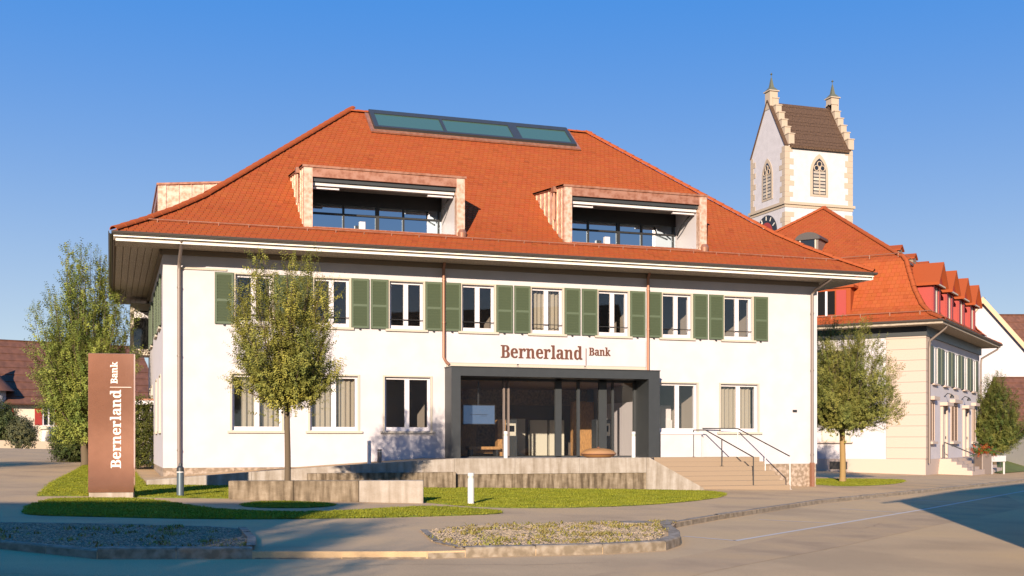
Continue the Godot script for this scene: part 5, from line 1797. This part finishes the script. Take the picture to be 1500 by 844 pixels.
	for x in [4.4, 11.2]:
		var dn := node("door", N, at(x, 0.75, 0))
		bpart(Vector3(0, 0, 0.003), Vector3(1.1, 2.55, 0.03), "leaf", M.cream_wall, dn)
		bpart(Vector3(0.95, 1.1, 0.03), Vector3(1.0, 1.25, 0.08), "handle", M.black_steel, dn)
		bpart(Vector3(-0.22, 0, 0.002), Vector3(0.0, 3.0, 0.14), "pilaster", M.cream_stone, dn)
		bpart(Vector3(1.1, 0, 0.002), Vector3(1.32, 3.0, 0.14), "pilaster", M.cream_stone, dn)
		bpart(Vector3(0, 2.55, 0.002), Vector3(1.1, 2.72, 0.06), "dark_head", M.dark_opening, dn)
		bpart(Vector3(-0.4, 3.0, 0.002), Vector3(1.5, 3.2, 0.42), "canopy", M.cream_stone, dn)
	# faded wall lettering: two rows of thin painted strokes, not legible in the photograph
	var ink := MB.new()
	var rng := RandomNumberGenerator.new()
	rng.seed = 3
	for row in 2:
		var x := 6.7
		while x < (9.6 if row == 0 else 9.2):
			ink.box(Vector3(x, 4.28 - row * 0.5, 0.0), Vector3(x + 0.05, 4.28 - row * 0.5 + rng.randf_range(0.2, 0.32), 0.006))
			x += rng.randf_range(0.09, 0.26)
	part(ink, "faded_lettering", M.sandstone, N)
	for x in [5.2, 10.6]:
		var lm := node("wall_lamp", N, at(x, 4.3, 0))
		var l1 := MB.new()
		l1.tube([Vector3(0, 0, 0), Vector3(0, 0.2, 0.2), Vector3(0, 0.12, 0.42)], [0.025], 6)
		part(l1, "arm", M.black_steel, lm)
		var l2 := MB.new()
		l2.lathe(Vector3(0, -0.08, 0.44), [Vector2(0.12, 0.0), Vector2(0.10, 0.1), Vector2(0.03, 0.2), Vector2(0, 0.2)], 12)
		part(l2, "shade", M.black_steel, lm)
	# downpipes
	for s in [[0.35, 0.35, -ov + 1.4], [16.6, 0.35, wx + 0.6]]:
		var pm := MB.new()
		pm.tube([Vector3(s[2], 8.12, ov), Vector3(s[2], 7.85, ov * 0.9), Vector3(s[0], 7.2, 0.2), Vector3(s[0], 6.8, 0.16), Vector3(s[0], 0.5, 0.16)], [0.065], 8)
		part(pm, "downpipe", M.pipe_grey, N)
	# left side wall
	var tl := Transform3D(Basis(Vector3.UP, -PI / 2), Vector3(0, 0, 0))
	plain_window(N, tl * at(-5.6, 1.75, 0), 1.5, 1.4, M.surround, M.cabinet)
	bpart(Vector3(-0.2, 1.6, -5.85), Vector3(0, 1.68, -3.9), "sill", M.cream_stone, N)
	plain_window(N, tl * at(-5.6, 4.9, 0), 1.2, 1.9, M.surround, M.dark_glass)
	bpart(Vector3(-0.08, 4.85, -4.35), Vector3(-0.02, 6.9, -3.7), "shutter", M.green, N)
	bpart(Vector3(-0.08, 4.85, -6.3), Vector3(-0.02, 6.9, -5.65), "shutter", M.green, N)
	for z in [-5.2, -7.4]:
		bpart(Vector3(-0.06, 0.12, z), Vector3(-0.04, 0.56, z + 1.0), "cellar_window", M.dark_opening, N)
	# entrance stairs of this house
	var S := thing("house_steps", "stone steps up to the doors of the red-roofed house", "steps", N.position, N.rotation.y)
	for k in 5:
		var w := 1.9 - 0.3 * k
		bpart(Vector3(3.6 - 0.1 * (4 - k), -0.5, 0.06), Vector3(13.4 + 0.1 * (4 - k), 0.05 + 0.165 * k, w), "step", M.cream_stone, S)
	for x in [3.7, 13.0]:
		var hr := thing("iron_handrail", "thin iron handrail by the %s door of the red-roofed house" % ("left" if x < 5 else "right"), "handrail", N.position, N.rotation.y)
		var m := MB.new()
		m.tube([Vector3(x, 1.65, 0.3), Vector3(x, 0.95, 1.95)], [0.03], 6)
		part(m, "rail", M.black_steel, hr)
		for q in [[0.3, 0.7, 1.65], [1.9, 0.0, 0.97]]:
			bpart(Vector3(x - 0.02, q[1], q[0] - 0.02), Vector3(x + 0.02, q[2], q[0] + 0.02), "post", M.black_steel, hr)

# ---------------------------------------------------------------- simple houses
func gable_house(called: String, label: String, pos: Vector3, turn: float, w: float, d: float, eave: float, ridge: float, wall: Material, roof: Material, windows: Array, ov := 0.5) -> Node3D:
	# ridge runs along local x; front faces +z
	var o := thing(called, label, "house", pos, turn)
	var b := MB.new()
	b.slab(Vector3(w / 2, 0, 0), Vector3(0, 0, -1), Vector3(0, 1, 0), PackedVector2Array([Vector2(-d / 2, -1.5), Vector2(d / 2, -1.5), Vector2(d / 2, eave), Vector2(0, ridge - 0.15), Vector2(-d / 2, eave)]), w)
	part(b, "wall", wall, o)
	var slope := (ridge - eave) / (d / 2)
	for s in [1, -1]:
		var rows := 9
		var rn := node("roof_slope", o)
		for k in rows:
			var t0 := float(k) / rows
			var t1 := float(k + 1) / rows + 0.01
			var z0 := (d / 2 + ov) * (1 - t0)
			var z1 := (d / 2 + ov) * (1 - t1)
			var y0 := ridge + 0.1 - z0 * slope
			var y1 := ridge + 0.1 - z1 * slope
			var m := MB.new()
			var n := Vector3(0, 1, slope * s).normalized()
			var A := Vector3(-w / 2 - ov, y0, s * z0) + n * 0.05
			var B := Vector3(w / 2 + ov, y0, s * z0) + n * 0.05
			var C := Vector3(w / 2 + ov, y1, s * z1)
			var D := Vector3(-w / 2 - ov, y1, s * z1)
			if s == 1:
				m.quad(A, B, C, D)
				m.quad(A - n * 0.12, B - n * 0.12, B, A)
			else:
				m.quad(B, A, D, C)
				m.quad(B - n * 0.12, A - n * 0.12, A, B)
			m.quad(D - n * 0.12, C - n * 0.12, B - n * 0.12, A - n * 0.12)
			part(m, "tile_course", roof, rn)
	for q in windows:
		var t := at(q[0], q[1], d / 2)
		plain_window(o, t, q[2], q[3], M.white_trim, M.dark_glass)
		if q.size() > 4:
			for s in [0, 1]:
				var sx: float = q[0] - 0.62 if s == 0 else q[0] + q[2] + 0.1
				bpart(Vector3(sx, q[1], d / 2 + 0.01), Vector3(sx + 0.5, q[1] + q[3], d / 2 + 0.06), "shutter", q[4], o)
	return o

func verge(o: Node3D, w: float, d: float, eave: float, ridge: float, side: int) -> void:
	var m := MB.new()
	var x := side * (w / 2 + 0.52)
	m.slab(Vector3(x, 0, 0), Vector3(0, 0, -side), Vector3(0, 1, 0), PackedVector2Array([Vector2(-d / 2 - 0.6, eave - 0.75), Vector2(-d / 2 - 0.6, eave - 0.2), Vector2(0, ridge + 0.2), Vector2(d / 2 + 0.6, eave - 0.2), Vector2(d / 2 + 0.6, eave - 0.75), Vector2(0, ridge - 0.35)]), 0.15)
	part(m, "verge_board", M.timber_edge, o)

func build_far() -> void:
	# left: house with long brown roof
	var hl := gable_house("farmhouse", "long brown-roofed house across the side street behind the totem sign", Vector3(-8.0, 0.6, -58.5), 0.33, 17.0, 9.5, 4.3, 8.6, M.cream_wall, M.brown_tile, [[0.4, 2.3, 0.7, 1.2, M.red_paint], [2.4, 2.3, 0.7, 1.2, M.red_paint], [-3.0, 2.3, 0.7, 1.2, M.red_paint]], 0.7)
	var po := node("porch", hl, at(0.3, 0, 4.75))
	bpart(Vector3(0, -0.6, 0), Vector3(3.4, 2.0, 2.0), "porch_wall", M.white_trim, po)
	for k in 4:
		bpart(Vector3(0.15 + 0.82 * k, 0.5, 2.0), Vector3(0.80 + 0.82 * k, 1.8, 2.02), "pane", M.dark_glass, po)
	bpart(Vector3(-0.2, 2.0, -0.1), Vector3(3.6, 2.15, 2.3), "porch_roof", M.cabinet, po)
	var tu := thing("turret", "small white round turret with a pointed roof beside the brown-roofed house", "turret", W(-9.6, 53.0, -0.2))
	var t1 := MB.new()
	t1.lathe(Vector3.ZERO, [Vector2(1.1, -0.5), Vector2(1.1, 4.2)], 20)
	part(t1, "wall", M.white_wall, tu)
	var t2 := MB.new()
	t2.lathe(Vector3.ZERO, [Vector2(1.75, 3.95), Vector2(1.0, 4.7), Vector2(0.35, 5.6), Vector2(0.05, 6.4), Vector2(0, 6.5)], 20)
	part(t2, "roof", M.brown_tile, tu)
	var lw := thing("garden_wall", "low sandstone garden wall along the side street", "wall", Vector3(-9, 0, 0))
	for k in 12:
		var u := -12.0 + 1.5 * k
		var z := -46.0 + 0.25 * k
		bpart(Vector3(u + 9, gh(u, 44) - 0.2, z), Vector3(u + 10.49, gh(u, 44) + 0.42, z + 0.3), "block", M.sandstone, lw)
	# right: white gabled house and brown roofs
	var g1 := gable_house("gabled_house", "tall white gable with a timber verge behind the roadside tree", Vector3(74.0, -0.5, -50.2), 0.86, 16.0, 15.0, 4.6, 14.3, M.white_wall, M.brown_tile, [], 0.5)
	verge(g1, 16.0, 15.0, 4.6, 14.3, -1)
	gable_house("barn", "long house with brown tiled roof behind the white gable", Vector3(94.6, -0.5, -61.7), -0.33, 14.0, 12.0, 8.5, 15.6, M.white_wall, M.brown_tile, [], 0.6)
	gable_house("cottage", "low cottage with brown roof beyond the roadside tree", Vector3(66.2, -0.4, -34.0), -0.33, 7.0, 8.0, 3.3, 6.9, M.cream_wall, M.brown_tile, [[-2.0, 1.2, 1.0, 1.2]], 0.7)
	var bw := thing("boundary_wall", "low beige wall along the far lawn", "wall", Vector3(56, 0, 0))
	for k in 10:
		var u := 57.5 + 2.6 * k
		var z := -47.3 - 1.1 * k
		bpart(Vector3(u - 56, 0.3, z), Vector3(u - 53.41, 2.2, z + 0.3), "block", M.cream_wall, bw)
	# white rail and planter
	var wr := thing("white_rail", "white board on posts at the edge of the far lawn", "rail", W(48.6, 19.4), 0.32)
	bpart(Vector3(-0.7, 0.75, -0.03), Vector3(0.8, 1.1, 0.03), "board", M.white_steel, wr)
	bpart(Vector3(-0.66, -0.1, -0.1), Vector3(-0.58, 0.95, -0.03), "post", M.white_steel, wr)
	bpart(Vector3(0.70, -0.1, -0.1), Vector3(0.78, 1.09, -0.03), "post", M.white_steel, wr)
	var fp := thing("flower_planter", "grey planter with orange flowers beside the stone steps", "planter", W(47.4, 19.3))
	bpart(Vector3(-0.35, 0, -0.35), Vector3(0.35, 1.2, 0.35), "box", M.pipe_grey, fp, 0.04)
	var rng := RandomNumberGenerator.new()
	rng.seed = 77
	var pl := []
	var cs := PackedColorArray()
	for k in 170:
		var d := Vector3(rng.randfn(), rng.randfn() * 0.6, rng.randfn()) * 0.22
		pl.append(Transform3D(Basis.from_euler(Vector3(rng.randf() * 6, rng.randf() * 6, rng.randf() * 6)), Vector3(0, 1.35, 0) + d * Vector3(1.3, 1, 1)))
		cs.append(Color(0.36, 0.07, 0.02) if rng.randf() < 0.45 else Color(0.06, 0.11, 0.02))
	stuff(multi("flowers", spray(0.09, 77), M.leaf, pl, cs, fp))
	# houses on the near side of the road, outside the view; their shadows lie across the street
	gable_house("corner_house", "cream house across the road whose shadow crosses the parking bays", Vector3(18.6, -0.6, 25.2), 0.64, 14.0, 8.0, 6.4, 9.6, M.cream_wall, M.brown_tile, [[-4.5, 1.5, 1.1, 1.5], [-1.5, 1.5, 1.1, 1.5], [2.0, 1.5, 1.1, 1.5]], 0.5)
	gable_house("old_house", "white house across the road whose roof shades the verge and totem", Vector3(-26.2, -0.2, 46.5), PI, 19.0, 9.0, 7.0, 11.6, M.white_wall, M.brown_tile, [[-6.0, 1.5, 1.1, 1.5], [-2.0, 1.5, 1.1, 1.5], [2.0, 1.5, 1.1, 1.5]], 0.6)

func _ready() -> void:
	# camera: level, lens shifted upwards
	var cam := Camera3D.new()
	cam.name = "camera"
	cam.projection = Camera3D.PROJECTION_FRUSTUM
	cam.near = 0.1
	cam.far = 3000.0
	cam.size = 844.0 / 1722.0 * 0.1
	cam.frustum_offset = Vector2(0, 226.0 / 1722.0 * 0.1)
	add_child(cam)
	cam.position = Vector3(-1.546, 1.65, 37.522)
	cam.rotation_degrees = Vector3(0, -18.9, 0)
	cam.current = true
	# sky
	var env := Environment.new()
	env.background_mode = Environment.BG_SKY
	var sm := ProceduralSkyMaterial.new()
	sm.sky_top_color = lin(0.0, 0.113, 0.38)
	sm.sky_horizon_color = lin(0.42, 0.475, 0.43)
	sm.sky_curve = 0.11
	sm.ground_bottom_color = lin(0.10, 0.09, 0.07)
	sm.ground_horizon_color = lin(0.28, 0.30, 0.30)
	sm.ground_curve = 0.05
	sm.sun_angle_max = 1.0
	var sky := Sky.new()
	sky.sky_material = sm
	env.sky = sky
	env.tonemap_mode = Environment.TONE_MAPPER_LINEAR
	env.tonemap_exposure = 2.0
	env.sdfgi_enabled = true
	env.ssao_enabled = true
	env.ssil_enabled = true
	var we := WorldEnvironment.new()
	we.name = "environment"
	we.environment = env
	add_child(we)
	# low sun from behind and left of the camera
	var sun := DirectionalLight3D.new()
	sun.name = "sun"
	sun.light_energy = 1.5
	sun.light_color = Color(1.0, 0.93, 0.845)
	sun.light_angular_distance = 0.5
	sun.shadow_enabled = true
	sun.sky_mode = DirectionalLight3D.SKY_MODE_LIGHT_ONLY
	add_child(sun)
	var az := deg_to_rad(29.5)
	var el := deg_to_rad(15.5)
	var dir := Vector3(sin(az) * cos(el), -sin(el), -cos(az) * cos(el))
	sun.look_at_from_position(Vector3.ZERO, dir, Vector3.UP)
	make_materials()
	build_ground()
	build_bank()
	build_terrace()
	build_totem()
	build_neighbour()
	build_tower()
	build_far()
	build_plants()
